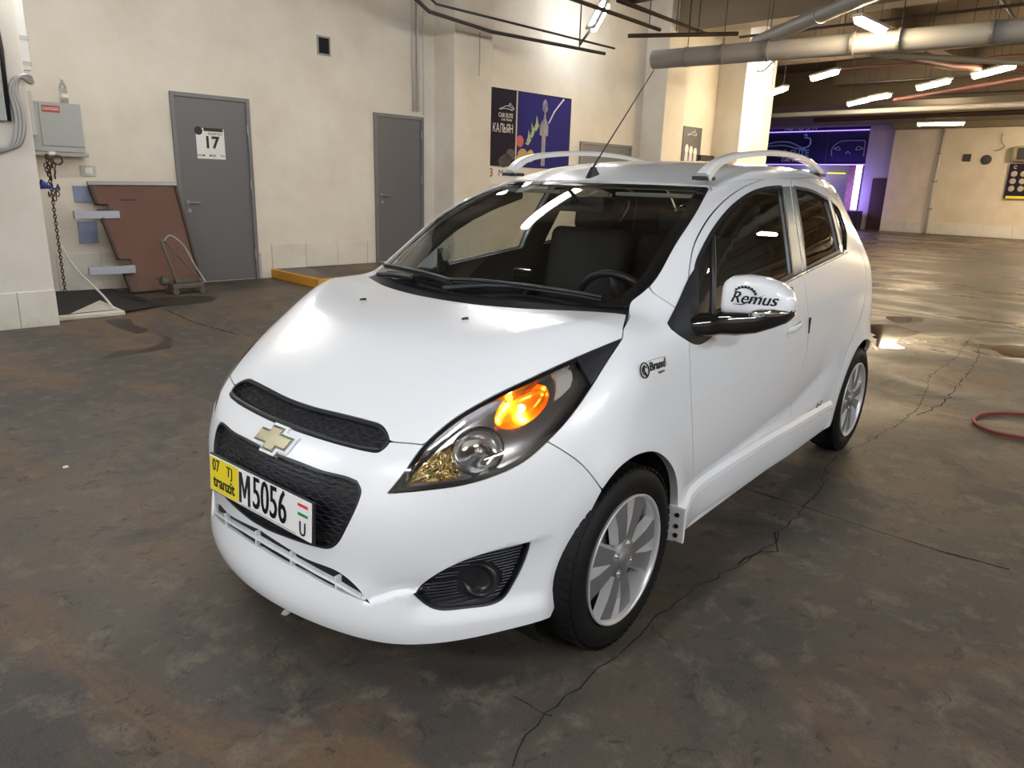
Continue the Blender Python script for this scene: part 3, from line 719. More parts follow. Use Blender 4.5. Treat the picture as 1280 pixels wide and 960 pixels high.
# ---- side skirts
for s in (-1,1):
    mb=MB(); V=[];F=[]; xs=np.linspace(-.30,-1.95,30)
    for i,x in enumerate(xs):
        e=min(1,max(0,(x+1.95)/.10)); zt=.372+.02*math.sin((x+.3)/-1.65*math.pi); f_=sstep(-.30,-.40,x)
        zt0=zt if x<-.36 else .352
        yb=float(SIDE.to3(xz([(x,.33)]))[0][1])
        prof=[(yb-.02,zt0+.004),(yb+.006,zt0+.002),(yb+.020,zt0-.012),(yb+.024,zt0-.030),(yb+.016,zt0-.040),(yb+.020,.262),(yb+.012,.236),(yb-.03,.232)]
        if i==len(xs)-1: prof=[(p[0],max(p[1],.30)) for p in prof]
        V+=[(x,s*p[0],p[1]) for p in prof]
    n=8
    for i in range(29):
        for k in range(n-1): F.append((i*n+k,i*n+k+1,(i+1)*n+k+1,(i+1)*n+k))
    F+= [tuple(range(n)),tuple(29*n+k for k in range(n))]
    sk=adopt(mb.add(V,F).build('side_skirt',M['paint'],None,smooth=True,angle=math.radians(22)))
    mb=MB(); yb=.80; mb.box((-.303,s*yb,.300),(.006,.030,.062)); fl_=mb.build('skirt_flange',M['paint2'],sk,bevel=.004)
    for z in (.335,.295,.262):
        MB().lathe([(.0005,.004),(.008,.004),(.008,0)],(-.297,s*(yb+.002),z),(1,0,0),10).build('flange_hole',M['dark'],sk)
# ---- door handles, pillar handle
for mi,fd in ((False,fdoors[0]),(True,fdoors[1])):
    s=-1 if mi else 1
    L=loop([(-1.20,.852),(-1.28,.866),(-1.355,.862),(-1.372,.84),(-1.36,.812),(-1.28,.797),(-1.21,.80),(-1.192,.825),(-1.20,.852)],step=.01)
    hp=T([(982,410),(1000,396),(1000,412),(985,424)]); c_=hp.mean(0)
    cpanel('handle_recess',OBL,OBL.to2(o3(L)),[],M['paint2'],step=.012,gap=0,off=.0008,flange=.002,mirror=mi,sub=fd)
    mb=MB(); xs=np.linspace(-1.205,-1.36,12); P=o3([(x,.832+.05*(-1.28-x)) for x in xs]); dd=np.array([0.002,.010,.014,.016,.017,.017,.017,.017,.016,.014,.010,.002])
    P=P+grad(P)*dd[:,None]; V=[];F=[]
    for p in P:
        for a in range(8): q=a*math.pi/4; V.append((p[0],s*(p[1]+.006*math.cos(q)),p[2]+.014*math.sin(q)))
    for i in range(11):
        for k in range(8): F.append((i*8+k,i*8+(k+1)%8,(i+1)*8+(k+1)%8,(i+1)*8+k))
    mb.add(V,F+[tuple(range(8)),tuple(88+k for k in range(8))]).build('door_handle',M['paint'],fd,smooth=True)
    mb=MB(); P=o3([(-1.478,.848),(-1.478,.78)]); P=P+grad(P)*.002; mb.box((P[0]+P[1])/2*[1,s,1],(.0065,.004,.036)); mb.build('door_guard',M['black'],fd,bevel=.003)
# ---- wheels
def wheel(xc,s,name='wheel'):
    c=np.array([xc,0,ZW]); ax=(0,s,0); Y=.79
    w=adopt(MB().lathe([(.204,Y-.165),(.235,Y-.172),(.268,Y-.165),(.283,Y-.145),(.288,Y-.10),(.288,Y-.05),(.283,Y-.020),(.272,Y-.006),(.250,Y+.004),(.228,Y+.004),(.212,Y-.004),(.2025,Y-.010),(.2025,Y-.150)],c,ax,64,close=True).build('wheel',M['rubber'],None,smooth=True)); w['label']='black tyre on a silver multi-spoke wheel'
    # tread blocks: shallow grooves ring as ribs
    mb=MB()
    for k in range(60):
        q=2*math.pi*k/60; R=np.array([[math.cos(q),0,-math.sin(q)],[0,1,0],[math.sin(q),0,math.cos(q)]])
        mb.box(c+R@np.array([.2845,0,0])+np.array([0,s*(Y-.024),0]),(.003,.014,.0105),R)
    mb.build('tread_blocks',M['rubber'],w)['kind']='stuff'
    MB().lathe([(.2035,Y-.008),(.206,Y+.001),(.2015,Y+.004),(.196,Y-.002),(.190,Y-.016),(.185,Y-.05),(.182,Y-.12)],c,ax,64).build('rim',M['silver'],w,smooth=True)
    MB().lathe([(.180,Y-.062),(.12,Y-.066),(.06,Y-.060),(.001,Y-.058)],c,ax,40).build('brake_cover',M['dark'],w,smooth=True)
    MB().lathe([(.115,Y-.064),(.112,Y-.055),(.05,Y-.053),(.045,Y-.05)],c,ax,40).build('brake_disc',mat('disc_steel',(.12,.12,.12),.4,.8),w,smooth=True)
    for k in range(8):
        a=2*math.pi*(k+.5)/8+.12+(.09 if k%2 else -.09); ca,sa=math.cos(a),math.sin(a)
        rad=np.array([ca,0,sa]); tan=np.array([-sa,0,ca]); V=[]; F=[]
        for r_,hw,yo in ((.038,.018,-.012),(.08,.022,-.010),(.13,.027,-.008),(.192,.036,-.012)):
            for (t_,d_) in ((-hw-.009,-.038),(-hw,yo),(hw,yo),(hw+.009,-.038)): V.append(c+rad*r_+tan*t_+np.array([0,s*(Y+d_),0]))
        FA=[];FB=[]
        for i in range(3):
            for j in range(4): (FB if j==1 else FA).append((i*4+j,i*4+(j+1)%4,i*4+4+(j+1)%4,i*4+4+j))
        mb=MB(); mb.add(V,FA,0); mb.M+=[1]*len(FB); mb.F+=FB
        mb.build('spoke',[M['silver'],M['silver_dark']],w)
    MB().lathe([(.066,Y-.040),(.062,Y-.011),(.034,Y-.010),(.031,Y-.006),(.029,Y-.002),(.010,Y+.001),(.0005,Y+.001)],c,ax,32).build('hub_cap',M['silver_dark'],w,smooth=True)
    for k in range(4):
        a=2*math.pi*k/4+.5; p=c+np.array([.048*math.cos(a),0,.048*math.sin(a)]); 
        MB().lathe([(.0125,Y-.014),(.0125,Y-.0085),(.009,Y-.0085),(.008,Y-.014),(.006,Y-.006),(.0005,Y-.006)],p,ax,10).build('lug_nut',M['satin'],w,smooth=True)
    return w
for xc in (0,WB):
    for s in (1,-1): wheel(xc,s)
# ---- door mirrors
def mirror(s):
    # arm and lower body
    def blob(name,rings,m,par=None,n=24,pw=2.6):
        V=[];F=[]
        for (y,xc,zc,rx,rz) in rings:
            for k in range(n):
                q=2*math.pi*k/n; cx_,sx_=math.cos(q),math.sin(q); e=2/pw
                V.append((xc+rx*abs(cx_)**e*np.sign(cx_),s*y,zc+rz*abs(sx_)**e*np.sign(sx_)))
        for i in range(len(rings)-1):
            for k in range(n): F.append((i*n+k,i*n+(k+1)%n,(i+1)*n+(k+1)%n,(i+1)*n+k))
        F+=[tuple(range(n)),tuple((len(rings)-1)*n+k for k in range(n))]
        o=MB().add(V,F).build(name,m,par,smooth=True,angle=math.radians(60)); return o
    low=adopt(blob('door_mirror',[(.70,-.43,.948,.085,.032),(.75,-.45,.946,.080,.038),(.79,-.48,.950,.066,.038),(.815,-.495,.960,.064,.044),(.86,-.50,.966,.063,.046),(.92,-.51,.978,.060,.042),(.965,-.515,.994,.056,.036),(1.0,-.52,1.006,.044,.028),(1.016,-.52,1.013,.022,.014)],M['gloss_black']))
    low['label']='black lower half of the door mirror'
    cap=blob('mirror_cap',[(.806,-.50,1.040,.046,.044),(.811,-.50,1.044,.058,.056),(.83,-.50,1.050,.063,.063),(.87,-.505,1.054,.064,.064),(.92,-.51,1.054,.062,.060),(.965,-.515,1.050,.058,.050),(.995,-.52,1.042,.048,.038),(1.010,-.52,1.034,.034,.024),(1.018,-.52,1.030,.014,.012)],M['paint'],low,pw=3.4)
    cap['label']='white mirror cap with black script sticker'
    # indicator strip
    ys_=np.linspace(.90,1.016,10); P=[( -.51+.05*math.cos((y-.90)*5)+.0085-.35*max(0,y-.985),s*y,1.004+(y-.9)*.12) for y in ys_]
    mb=MB(); mb.tube(P,[.004,.010,.014,.015,.015,.015,.014,.012,.009,.005],8); mb.build('indicator_strip',M['chrome'],low,smooth=True)
    MB().box((-.565,s*.905,1.03),(.004,.085,.055)).build('mirror_glass',M['chrome'],low,bevel=.003)
    # sticker lettering on the front of the cap
    if s>0:
        def decal(t,size,y,z,**k):
            o=text_mesh('cap_lettering',t,size,(-.46,y,z),(0,1,0),(0,0,1),M['ink'],None,.0003,**k)
            for v in o.data.vertices:   # wrap on to the cap
                yy=v.co.y; zz=v.co.z; rx=np.interp(yy,[.81,.83,.87,.92,.965,.995],[.058,.063,.064,.062,.058,.048]); rz=np.interp(yy,[.81,.83,.87,.92,.965,.995],[.056,.063,.064,.060,.050,.038]); zc_=np.interp(yy,[.80,.83,.87,.92,.965],[1.044,1.050,1.054,1.054,1.050]); xc_=np.interp(yy,[.8,.87,.92,.965,.995],[-.5,-.505,-.51,-.515,-.52])
                t_=min(abs((zz-zc_)/rz),.97); v.co.x=xc_+rx*(1-t_**3.4)**(1/3.4)+.0012
            o.parent=cap; return o
        decal('Remus',.052,.893,1.047,wscale=1.0,bold=.0022,shear=.35,ext_=0) if 0 else [decal('Remus',.052,.910+q,1.050,wscale=.98,bold=0,shear=.35) for q in (-.0011,0,.0011)]
        # cog arc above the word, swoosh
        mb=MB(); 
        for k in range(9):
            a=math.radians(20+k*17.5); y=.885+.036*math.cos(a); z=1.058+.028*math.sin(a); mb.box((-.4415,y,z),(.0016,.0035,.0035))
        arc=[(-.442,.885+.034*math.cos(a),1.058+.025*math.sin(a)) for a in np.radians(np.linspace(10,170,16))]; mb.tube(arc,.0016,5)
        mb.tube([(-.441,.835,1.028),(-.4405,.88,1.030),(-.446,.945,1.066)],[.0005,.0016,.0005],5)
        mb.build('cap_lettering',M['ink'],cap)
mirror(1)
n_=len(bpy.data.objects); before=set(bpy.data.objects); mirror(-1)
# the far mirror is folded back along the door
F_=Matrix.Translation((-.50,-.755,-.01))@Matrix.Rotation(math.radians(-64),4,'Z')@Matrix.Translation((.42,.76,0))
for o in set(bpy.data.objects)-before: o.data.transform(F_)
# ---- roof rails
for s in (1,-1):
    P=curve([(-.915,s*.478,1.418),(-.965,s*.485,1.456),(-1.06,s*.492,1.490),(-1.25,s*.498,1.517),(-1.6,s*.50,1.537),(-1.95,s*.49,1.530),(-2.15,s*.478,1.507),(-2.26,s*.468,1.475)],.04)
    tt=np.gradient(P,axis=0); tt/=np.linalg.norm(tt,axis=1,keepdims=True); V=[];F=[]; sect=[(-.019,-.012),(-.020,.005),(-.012,.012),(.012,.012),(.020,.005),(.019,-.012)]
    for i,(p,t) in enumerate(zip(P,tt)):
        sd=np.array([0,1.,0]); up=np.cross(t,sd)*np.sign(np.cross(t,sd)[2]); f_=i/(len(P)-1); wd=1+.5*max(0,1-f_/.10)+.5*max(0,1-(1-f_)/.10); th=1+.6*max(0,1-f_/.12)+.6*max(0,1-(1-f_)/.12)
        for a,b in sect: V.append(p+sd*a*wd+up*b*th)
    n=6
    for i in range(len(P)-1):
        for k in range(n): F.append((i*n+k,i*n+(k+1)%n,(i+1)*n+(k+1)%n,(i+1)*n+k))
    F+=[tuple(range(n)),tuple((len(P)-1)*n+k for k in range(n))]
    r=adopt(MB().add(V,F).build('roof_rail',M['paint2'],None,smooth=True,angle=math.radians(30)))
    for x_,z_ in ((-.925,1.414),(-2.25,1.462)): MB().box((x_-.01,s*.475,z_),(.05,.026,.007)).build('rail_foot_gasket',M['black'],r,bevel=.003)
# ---- antenna
mb=MB(); mb.add([(-.845,-.014,1.402),(-.845,.014,1.402),(-.915,.016,1.420),(-.915,-.016,1.420),(-.872,-.006,1.450),(-.872,.006,1.450),(-.896,.007,1.450),(-.896,-.007,1.450)],[(0,1,5,4),(1,2,6,5),(2,3,7,6),(3,0,4,7),(4,5,6,7),(0,3,2,1)])
an=adopt(mb.build('antenna_base',M['black'],None,bevel=.004)); MB().tube([(-.880,0,1.445),(-.94,0,1.505),(-1.322,0,1.878)],[.005,.0032,.0018],6).build('antenna_mast',M['black'],an)
# ---- decals on the fender and rear door
Pf=T([(818,459)])[0]; Nf=grad(Pf[None])[0]; Uf=np.array([-1,0.,0]); Uf-=Nf*(Uf@Nf); Uf/=np.linalg.norm(Uf); Vf=np.cross(Nf,Uf); Pf=Pf+Nf*.0025
dt=text_mesh('fender_lettering','Brand',.036,Pf+Uf*.014+Vf*.004,Uf,Vf,M['ink'],None,.0005,1.0,bold=.0009,shear=.12); dt.parent=fenders[0]
mb=MB(); c_=Pf-Uf*.055
mb.tube([c_+.022*(math.cos(a)*Uf+math.sin(a)*Vf) for a in np.linspace(0,2*math.pi,24,endpoint=False)],.0022,5,closed=True)
mb.tube([c_+.012*(math.cos(a)*Uf+math.sin(a)*Vf) for a in np.linspace(.5,4.5,14)],.002,5)
mb.tube([c_+Uf*.018+Vf*.022,c_+Uf*.05+Vf*.024,Pf+Uf*.062+Vf*.022,Pf+Uf*.062-Vf*.004],.0007,4); mb.tube([c_-Uf*.0+Vf*.015,c_+Vf*.0-Uf*.004,c_-Vf*.018+Uf*.006],.003,5)
o=mb.build('wheel_emblem',M['ink'],None); o.parent=fenders[0]
dt=text_mesh('fender_lettering','logistics',.012,Pf+Uf*.030-Vf*.018,Uf,Vf,M['ink'],None,.0005,.95); dt.parent=fenders[0]
Pf=T([(1022,511)])[0]; Nf=grad(Pf[None])[0]; Uf=np.array([-1,0.,0]); Uf-=Nf*(Uf@Nf); Uf/=np.linalg.norm(Uf); Vf=np.cross(Nf,Uf); Pf=Pf+Nf*.002+Vf*.02
dt=text_mesh('door_lettering','R \u2022 T',.035,Pf,Uf,Vf,M['ink'],None,.0005,1.,bold=.001,shear=.4); dt.parent=rdoors[0]
# ---- interior
dash=MB(); xs=[-.02,-.20,-.40,-.47,-.50,-.60]; zs=[.905,.935,.93,.90,.80,.70]; V=[];F=[]
for y in np.linspace(-.60,.60,13):
    for x,z in zip(xs,zs): V.append((x,y,z-.03*abs(y)**2+.018*math.exp(-((y-.34)/.16)**2)*(x<-.3)))
for i in range(12):
    for k in range(5): F.append((i*6+k,i*6+k+1,(i+1)*6+k+1,(i+1)*6+k))
ds=adopt(dash.add(V,F).build('dashboard',mat('dashboard',(.018,.018,.02),.6),None,smooth=True))
MB().box((-.46,0,.72),(.05,.14,.20)).build('centre_console',M['black'],ds,bevel=.02)
MB().box((-.20,-.30,.936),(.05,.035,.002)).build('dash_paper',mat('paper',(.6,.6,.58),.7),ds) if 0 else None
# windscreen pillar trims
for s in (1,-1): adopt(MB().tube((ws_side[::3]-.060*grad(ws_side[::3])-[0,.022,0])*[1,s,1],.030,8).build('pillar_trim',M['lining'],None,smooth=True))
# steering wheel
sc=np.array([-.585,.36,.905]); sa=np.array([-.90,0,.44]); sa/=np.linalg.norm(sa); su=np.array([0,1.,0]); sv=np.cross(sa,su)
st=adopt(MB().tube([sc+.182*(math.cos(a)*su+math.sin(a)*sv) for a in np.linspace(0,2*math.pi,40,endpoint=False)],.015,8,closed=True).build('steering_wheel',M['black'],None,smooth=True))
MB().lathe([(.062,-.03),(.06,.005),(.035,.015),(.0005,.016)],sc-.02*sa,sa,20).build('wheel_hub',M['seat'],st,smooth=True)
for a in (0,math.pi,-math.pi/2): MB().tube([sc-.02*sa+.04*(math.cos(a)*su+math.sin(a)*sv),sc+.175*(math.cos(a)*su+math.sin(a)*sv)],.013,6).build('wheel_spoke',M['satin'] if a>=0 else M['black'],st,smooth=True)
def cushion(name,c,h,m,par,rot=0,b=.04):
    R=np.array([[math.cos(rot),0,math.sin(rot)],[0,1,0],[-math.sin(rot),0,math.cos(rot)]]); o=MB().box(c,h,R).build(name,m,par,smooth=True,bevel=b,seg=4); return o
for y in (.36,-.36):
    st=adopt(cushion('front_seat',(-1.12,y,.50),(.25,.24,.09),M['seat'],None)); cushion('seat_back',(-1.38,y,.85),(.065,.23,.32),M['seat'],st,-.22,.05)
    cushion('headrest',(-1.49,y,1.235),(.045,.125,.085),M['seat'],st,-.15,.035)
    for q in (-.05,.05): MB().tube([(-1.47,y+q,1.13),(-1.485,y+q,1.19)],.007,6).build('headrest_post',M['chrome'],st)
bk=adopt(cushion('rear_seat',(-1.95,0,.52),(.25,.56,.09),M['seat'],None)); cushion('seat_back',(-2.25,0,.82),(.07,.56,.30),M['seat'],bk,-.25,.05)
for y in (-.36,.36): cushion('headrest',(-2.36,y,1.17),(.04,.12,.07),M['seat'],bk,-.2,.03)
rv=adopt(cushion('rear_view_mirror',(-.80,0,1.30),(.014,.115,.032),M['black'],None,.2,.012)); MB().tube([(-.72,0,1.355),(-.79,0,1.31)],.008,6).build('mirror_stalk',M['black'],rv)
for y in (.30,-.32): adopt(MB().box((-.93,y,1.345),(.07,.17,.008)).build('sun_visor',mat('visor_grey',(.25,.24,.23),.8),None,bevel=.004))
# clutter hanging under the inner mirror and phone holder on the dash
adopt(MB().tube(curve([(-.42,.02,.955),(-.45,.02,.985),(-.44,.0,1.02)],.01),.007,6).build('phone_holder',M['black'],None,smooth=True))
adopt(MB().box((-.435,-.0,1.03),(.006,.045,.028)).build('dash_camera',M['gloss_black'],None,bevel=.006))
# ---------------------------------------------------------------- THE GARAGE (a: along the left wall, b: away from it, z up)
AV=np.array([math.cos(math.radians(174)),math.sin(math.radians(174)),0.]); BV=np.array([math.cos(math.radians(84)),math.sin(math.radians(84)),0.]); ZV=np.array([0,0,1.])
RB=np.column_stack([AV,BV,ZV])
def W(a,b,z=0.): return a*AV+b*BV+z*ZV
WALLB=-7.7; FARA=29.6; CEIL=5.0
def bb(mb,a0,a1,b0,b1,z0,z1,mi=0): return mb.box(W((a0+a1)/2,(b0+b1)/2,(z0+z1)/2),(abs(a1-a0)/2,abs(b1-b0)/2,abs(z1-z0)/2),RB,mi)
def bx(name,m,a0,a1,b0,b1,z0,z1,parent=None,bevel=0): return bb(MB(),a0,a1,b0,b1,z0,z1).build(name,m,parent,bevel=bevel)
def S(o,label=None): o['kind']='structure'; 
def struct(o): o['kind']='structure'; return o
def tubeW(pts,r,n=8,**k): return MB().tube([W(*p) for p in pts],r,n,**k)
def plaster(name,col,dirt=(.30,.25,.20),amt=.5,zd=.8,scale=1.3,rough=.75):
    m=mat(name,col,rough); b=m.node_tree.nodes['Principled BSDF']; tc=nd(m,'ShaderNodeTexCoord'); geo=nd(m,'ShaderNodeNewGeometry')
    n=nd(m,'ShaderNodeTexNoise',Scale=scale,Detail=8.,Roughness=.62); lk(m,geo.outputs['Position'],n.inputs['Vector'])
    n2=nd(m,'ShaderNodeTexNoise',Scale=9.,Detail=6.,Roughness=.7); lk(m,geo.outputs['Position'],n2.inputs['Vector'])
    sx=nd(m,'ShaderNodeSeparateXYZ'); lk(m,geo.outputs['Position'],sx.inputs[0])
    mr=nd(m,'ShaderNodeMapRange'); mr.inputs['From Min'].default_value=0; mr.inputs['From Max'].default_value=zd; mr.inputs['To Min'].default_value=1; mr.inputs['To Max'].default_value=0; lk(m,sx.outputs[2],mr.inputs[0])
    mu=nd(m,'ShaderNodeMath',operation='MULTIPLY'); lk(m,mr.outputs[0],mu.inputs[0]); lk(m,n2.outputs[0],mu.inputs[1])
    r1=nd(m,'ShaderNodeMapRange'); r1.inputs['From Min'].default_value=.40; r1.inputs['From Max'].default_value=.62; lk(m,mu.outputs[0],r1.inputs[0])
    m1=nd(m,'ShaderNodeMath',operation='MULTIPLY'); m1.inputs[1].default_value=amt; lk(m,r1.outputs[0],m1.inputs[0])
    cr=nd(m,'ShaderNodeMapRange'); cr.inputs['From Min'].default_value=.35; cr.inputs['From Max'].default_value=.7; lk(m,n.outputs[0],cr.inputs[0])
    a=nd(m,'ShaderNodeMix',data_type='RGBA'); a.inputs[6].default_value=(*col,1); a.inputs[7].default_value=(col[0]*.86,col[1]*.84,col[2]*.80,1); lk(m,cr.outputs[0],a.inputs[0])
    c=nd(m,'ShaderNodeMix',data_type='RGBA'); lk(m,m1.outputs[0],c.inputs[0]); lk(m,a.outputs[2],c.inputs[6]); c.inputs[7].default_value=(*dirt,1); lk(m,c.outputs[2],b.inputs['Base Color'])
    bp=nd(m,'ShaderNodeBump'); bp.inputs['Strength'].default_value=.12; bp.inputs['Distance'].default_value=.02; lk(m,n2.outputs[0],bp.inputs['Height']); lk(m,bp.outputs[0],b.inputs['Normal'])
    return m
M['wall']=plaster('cream_plaster',(.75,.71,.635)); M['wall_white']=plaster('white_plaster',(.78,.75,.69),(.35,.32,.28),.8,1.0)
M['tile']=plaster('white_tile',(.74,.72,.66),(.4,.36,.3),.35,.5,2.,.35); M['ceil']=plaster('ceiling_concrete',(.165,.135,.10),(.1,.08,.06),.3,1,.9)
M['beam']=plaster('beam_concrete',(.225,.18,.125),(.1,.08,.06),.3,1,1.2)
M['door']=mat('grey_door_paint',(.135,.135,.145),.45); M['door2']=mat('grey_door_frame',(.17,.17,.175),.45)
M['steel']=mat('dull_steel',(.33,.33,.32),.45,.6); M['pvc']=mat('grey_white_pvc',(.50,.49,.46),.5); M['cabinet']=mat('cabinet_grey',(.36,.38,.37),.45)
M['yellow']=mat('kerb_yellow',(.62,.30,.03),.6); M['rust']=mat('rusty_red_pipe',(.075,.022,.016),.6); M['duct']=mat('duct_grey',(.34,.33,.31),.45); M['brown']=mat('brown_rod',(.05,.028,.018),.6)
M['tray']=mat('dark_tray',(.05,.045,.045),.6); M['purple']=mat('purple_wall',(.35,.33,.42),.7); M['navy']=mat('navy_panel',(.02,.018,.075),.35); M['bluep']=mat('blue_poster',(.024,.022,.17),.8,spec=.2); M['darkp']=mat('dark_poster',(.018,.014,.032),.8,spec=.2)
M['white']=mat('white_print',(.75,.75,.74),.5); M['skyink']=mat('pale_blue_print',(.25,.45,.8),.4)
# ---- floor
def floor_mat():
    m=mat('stained_concrete',(.1,.09,.08),.5); b=m.node_tree.nodes['Principled BSDF']; geo=nd(m,'ShaderNodeNewGeometry'); P=geo.outputs['Position']
    def noise(s,d=8.,r=.6,dist=0.,vec=None):
        n=nd(m,'ShaderNodeTexNoise',Scale=s,Detail=d,Roughness=r,Distortion=dist); lk(m,vec or P,n.inputs['Vector']); return n.outputs[0]
    def rng_(x,a,b_,c=0.,d=1.):
        r=nd(m,'ShaderNodeMapRange'); r.inputs[1].default_value=a; r.inputs[2].default_value=b_; r.inputs[3].default_value=c; r.inputs[4].default_value=d; lk(m,x,r.inputs[0]); return r.outputs[0]
    def mix(f,c1,c2):
        x=nd(m,'ShaderNodeMix',data_type='RGBA')
        if isinstance(f,float): x.inputs[0].default_value=f
        else: lk(m,f,x.inputs[0])
        for k,c in ((6,c1),(7,c2)):
            if isinstance(c,tuple): x.inputs[k].default_value=(*c,1)
            else: lk(m,c,x.inputs[k])
        return x.outputs[2]
    def mul(x,y):
        q=nd(m,'ShaderNodeMath',operation='MULTIPLY'); lk(m,x,q.inputs[0])
        if isinstance(y,float): q.inputs[1].default_value=y
        else: lk(m,y,q.inputs[1])
        return q.outputs[0]
    mp=nd(m,'ShaderNodeMapping'); mp.inputs['Rotation'].default_value=(0,0,math.radians(-30)); mp.inputs['Scale'].default_value=(1,.45,1); lk(m,P,mp.inputs[0])
    big=noise(.45,5,.6,.4); med=noise(1.6,9,.65,.6,mp.outputs[0]); sm=noise(7.,8,.7,.3); fine=noise(60.,4,.7); grain=noise(220.,2,.6)
    c=mix(rng_(big,.40,.60),(.050,.044,.039),(.112,.087,.064))
    c=mix(rng_(med,.50,.60),c,(.125,.076,.040))                       # rusty brown stains
    c=mix(mul(rng_(noise(1.1,9,.7,.8),.52,.60),.85),c,(.036,.035,.035))        # oil darkening
    c=mix(mul(rng_(sm,.52,.64),.6),c,(.18,.15,.112))                # pale scuffs
    c=mix(mul(rng_(noise(11.,9,.75,1.2),.57,.63),.85),c,(.02,.017,.015))        # dark pits
    c=mix(mul(rng_(fine,.42,.62),.35),c,(.05,.045,.041)); c=mix(mul(rng_(grain,.5,.72),.35),c,(.19,.165,.14))
    lk(m,c,b.inputs['Base Color'])
    # damp, glossier patches far off to the right
    sx=nd(m,'ShaderNodeSeparateXYZ'); lk(m,P,sx.inputs[0]); far=rng_(sx.outputs[0],-1.5,-6.)
    wet=mul(rng_(noise(.9,7,.6,.9,mp.outputs[0]),.46,.60),far)
    ro=rng_(wet,0.,1.,.52,.16); ad=nd(m,'ShaderNodeMath',operation='MULTIPLY_ADD'); lk(m,sm,ad.inputs[0]); ad.inputs[1].default_value=.16; lk(m,ro,ad.inputs[2]); lk(m,ad.outputs[0],b.inputs['Roughness'])
    bp=nd(m,'ShaderNodeBump'); bp.inputs['Strength'].default_value=.35; bp.inputs['Distance'].default_value=.006
    hh=nd(m,'ShaderNodeMath',operation='ADD'); lk(m,sm,hh.inputs[0]); f2=mul(fine,.35); lk(m,f2,hh.inputs[1]); lk(m,hh.outputs[0],bp.inputs['Height']); lk(m,bp.outputs[0],b.inputs['Normal'])
    return m
FLM=floor_mat()
A0,A1,B0,B1=-9.,34.,-8.2,8.6
fl=MB(); fl.add([W(A0,B0-8),W(A1,B0-8),W(A1,B1),W(A0,B1)],[(0,1,2,3)]); floor=struct(fl.build('floor',FLM))
M['crackm']=mat('crack_dark',(.012,.010,.009),.9); M['wet']=mat('wet_floor',(.035,.028,.022),.06,0); M['damp']=mat('damp_floor',(.030,.024,.020),.35)
def onfloor(px): 
    return np.array([CP+ray(x,y)*(-CP[2]/ray(x,y)[2]) for x,y in px])
def ribbon(px,w,m,name,wob=.008,z=.0012,sub=22):
    P=onfloor(px)[:,:2]; Q=[]
    for p,q in zip(P[:-1],P[1:]):
        n=max(2,int(np.linalg.norm(q-p)*sub))
        for t in np.linspace(0,1,n,endpoint=False): Q.append(p+(q-p)*t+rng.normal(0,wob,2))
    Q.append(P[-1]); Q=np.array(Q); T_=np.gradient(Q,axis=0); T_/=np.linalg.norm(T_,axis=1,keepdims=True)+1e-9; N_=np.c_[-T_[:,1],T_[:,0]]
    ww=w*(.4+rng.random(len(Q)))[:,None]; L=Q+N_*ww/2; R=Q-N_*ww/2; n=len(Q)
    V=[(*p,z) for p in L]+[(*p,z) for p in R]; F=[(i,i+1,n+i+1,n+i) for i in range(n-1)]
    return MB().add(V,F).build(name,m,floor)
ribbon([(640,958),(668,905),(735,850),(790,805),(825,768),(880,728),(925,706),(965,682),(985,655),(1008,632),(1028,605),(1032,583),(1045,572),(1085,552),(1125,530),(1150,508),(1163,470),(1195,447),(1215,420),(1245,395),(1280,382)],.0045,M['crackm'],'crack')
ribbon([(925,706),(950,690),(975,690),(968,665)],.008,M['crackm'],'crack'); ribbon([(1145,519),(1180,505),(1222,450),(1225,430)],.008,M['crackm'],'crack')
ribbon([(930,610),(1000,632),(1090,662),(1180,690),(1262,712)],.008,M['crackm'],'floor_joint',.002,.0011)
ribbon([(205,386),(240,402),(298,419)],.016,M['crackm'],'floor_joint',.003,.0011)
ribbon([(645,870),(672,885),(690,895)],.0045,M['crackm'],'crack')
def puddle(px,m,name='puddle',z=.0016,jit=.02):
    P=onfloor(px)[:,:2]; C=curve(P,.08,closed=True); C=C+rng.normal(0,jit,C.shape)*.6; n=len(C)
    return MB().add([(*p,z) for p in C],[tuple(range(n))]).build(name,m,floor)
puddle([(240,444),(160,444),(128,448),(150,438),(180,436),(205,426),(196,418),(214,424),(212,434)][1:],M['damp'])
puddle([(135,398),(160,399),(165,405),(185,413),(172,417),(150,411),(138,406)],M['damp'])
puddle([(172,377),(230,370),(262,371),(267,376),(240,380),(200,383),(178,382)],M['damp'])
puddle([(1092,406),(1120,407),(1150,416),(1130,421),(1118,428),(1128,436),(1100,434),(1094,424)],M['wet'])
puddle([(1108,396),(1150,397),(1152,402),(1120,403)],M['wet'],jit=.01); puddle([(1240,433),(1262,431),(1300,436),(1300,447),(1262,446)],M['wet'],jit=.01)
for q in ([(925,388+360),(945,390+360),(940,398+360),(928,396+360)],[(370,592),(400,590),(395,600)]): puddle(q,M['damp'],'floor_stain',jit=.004)
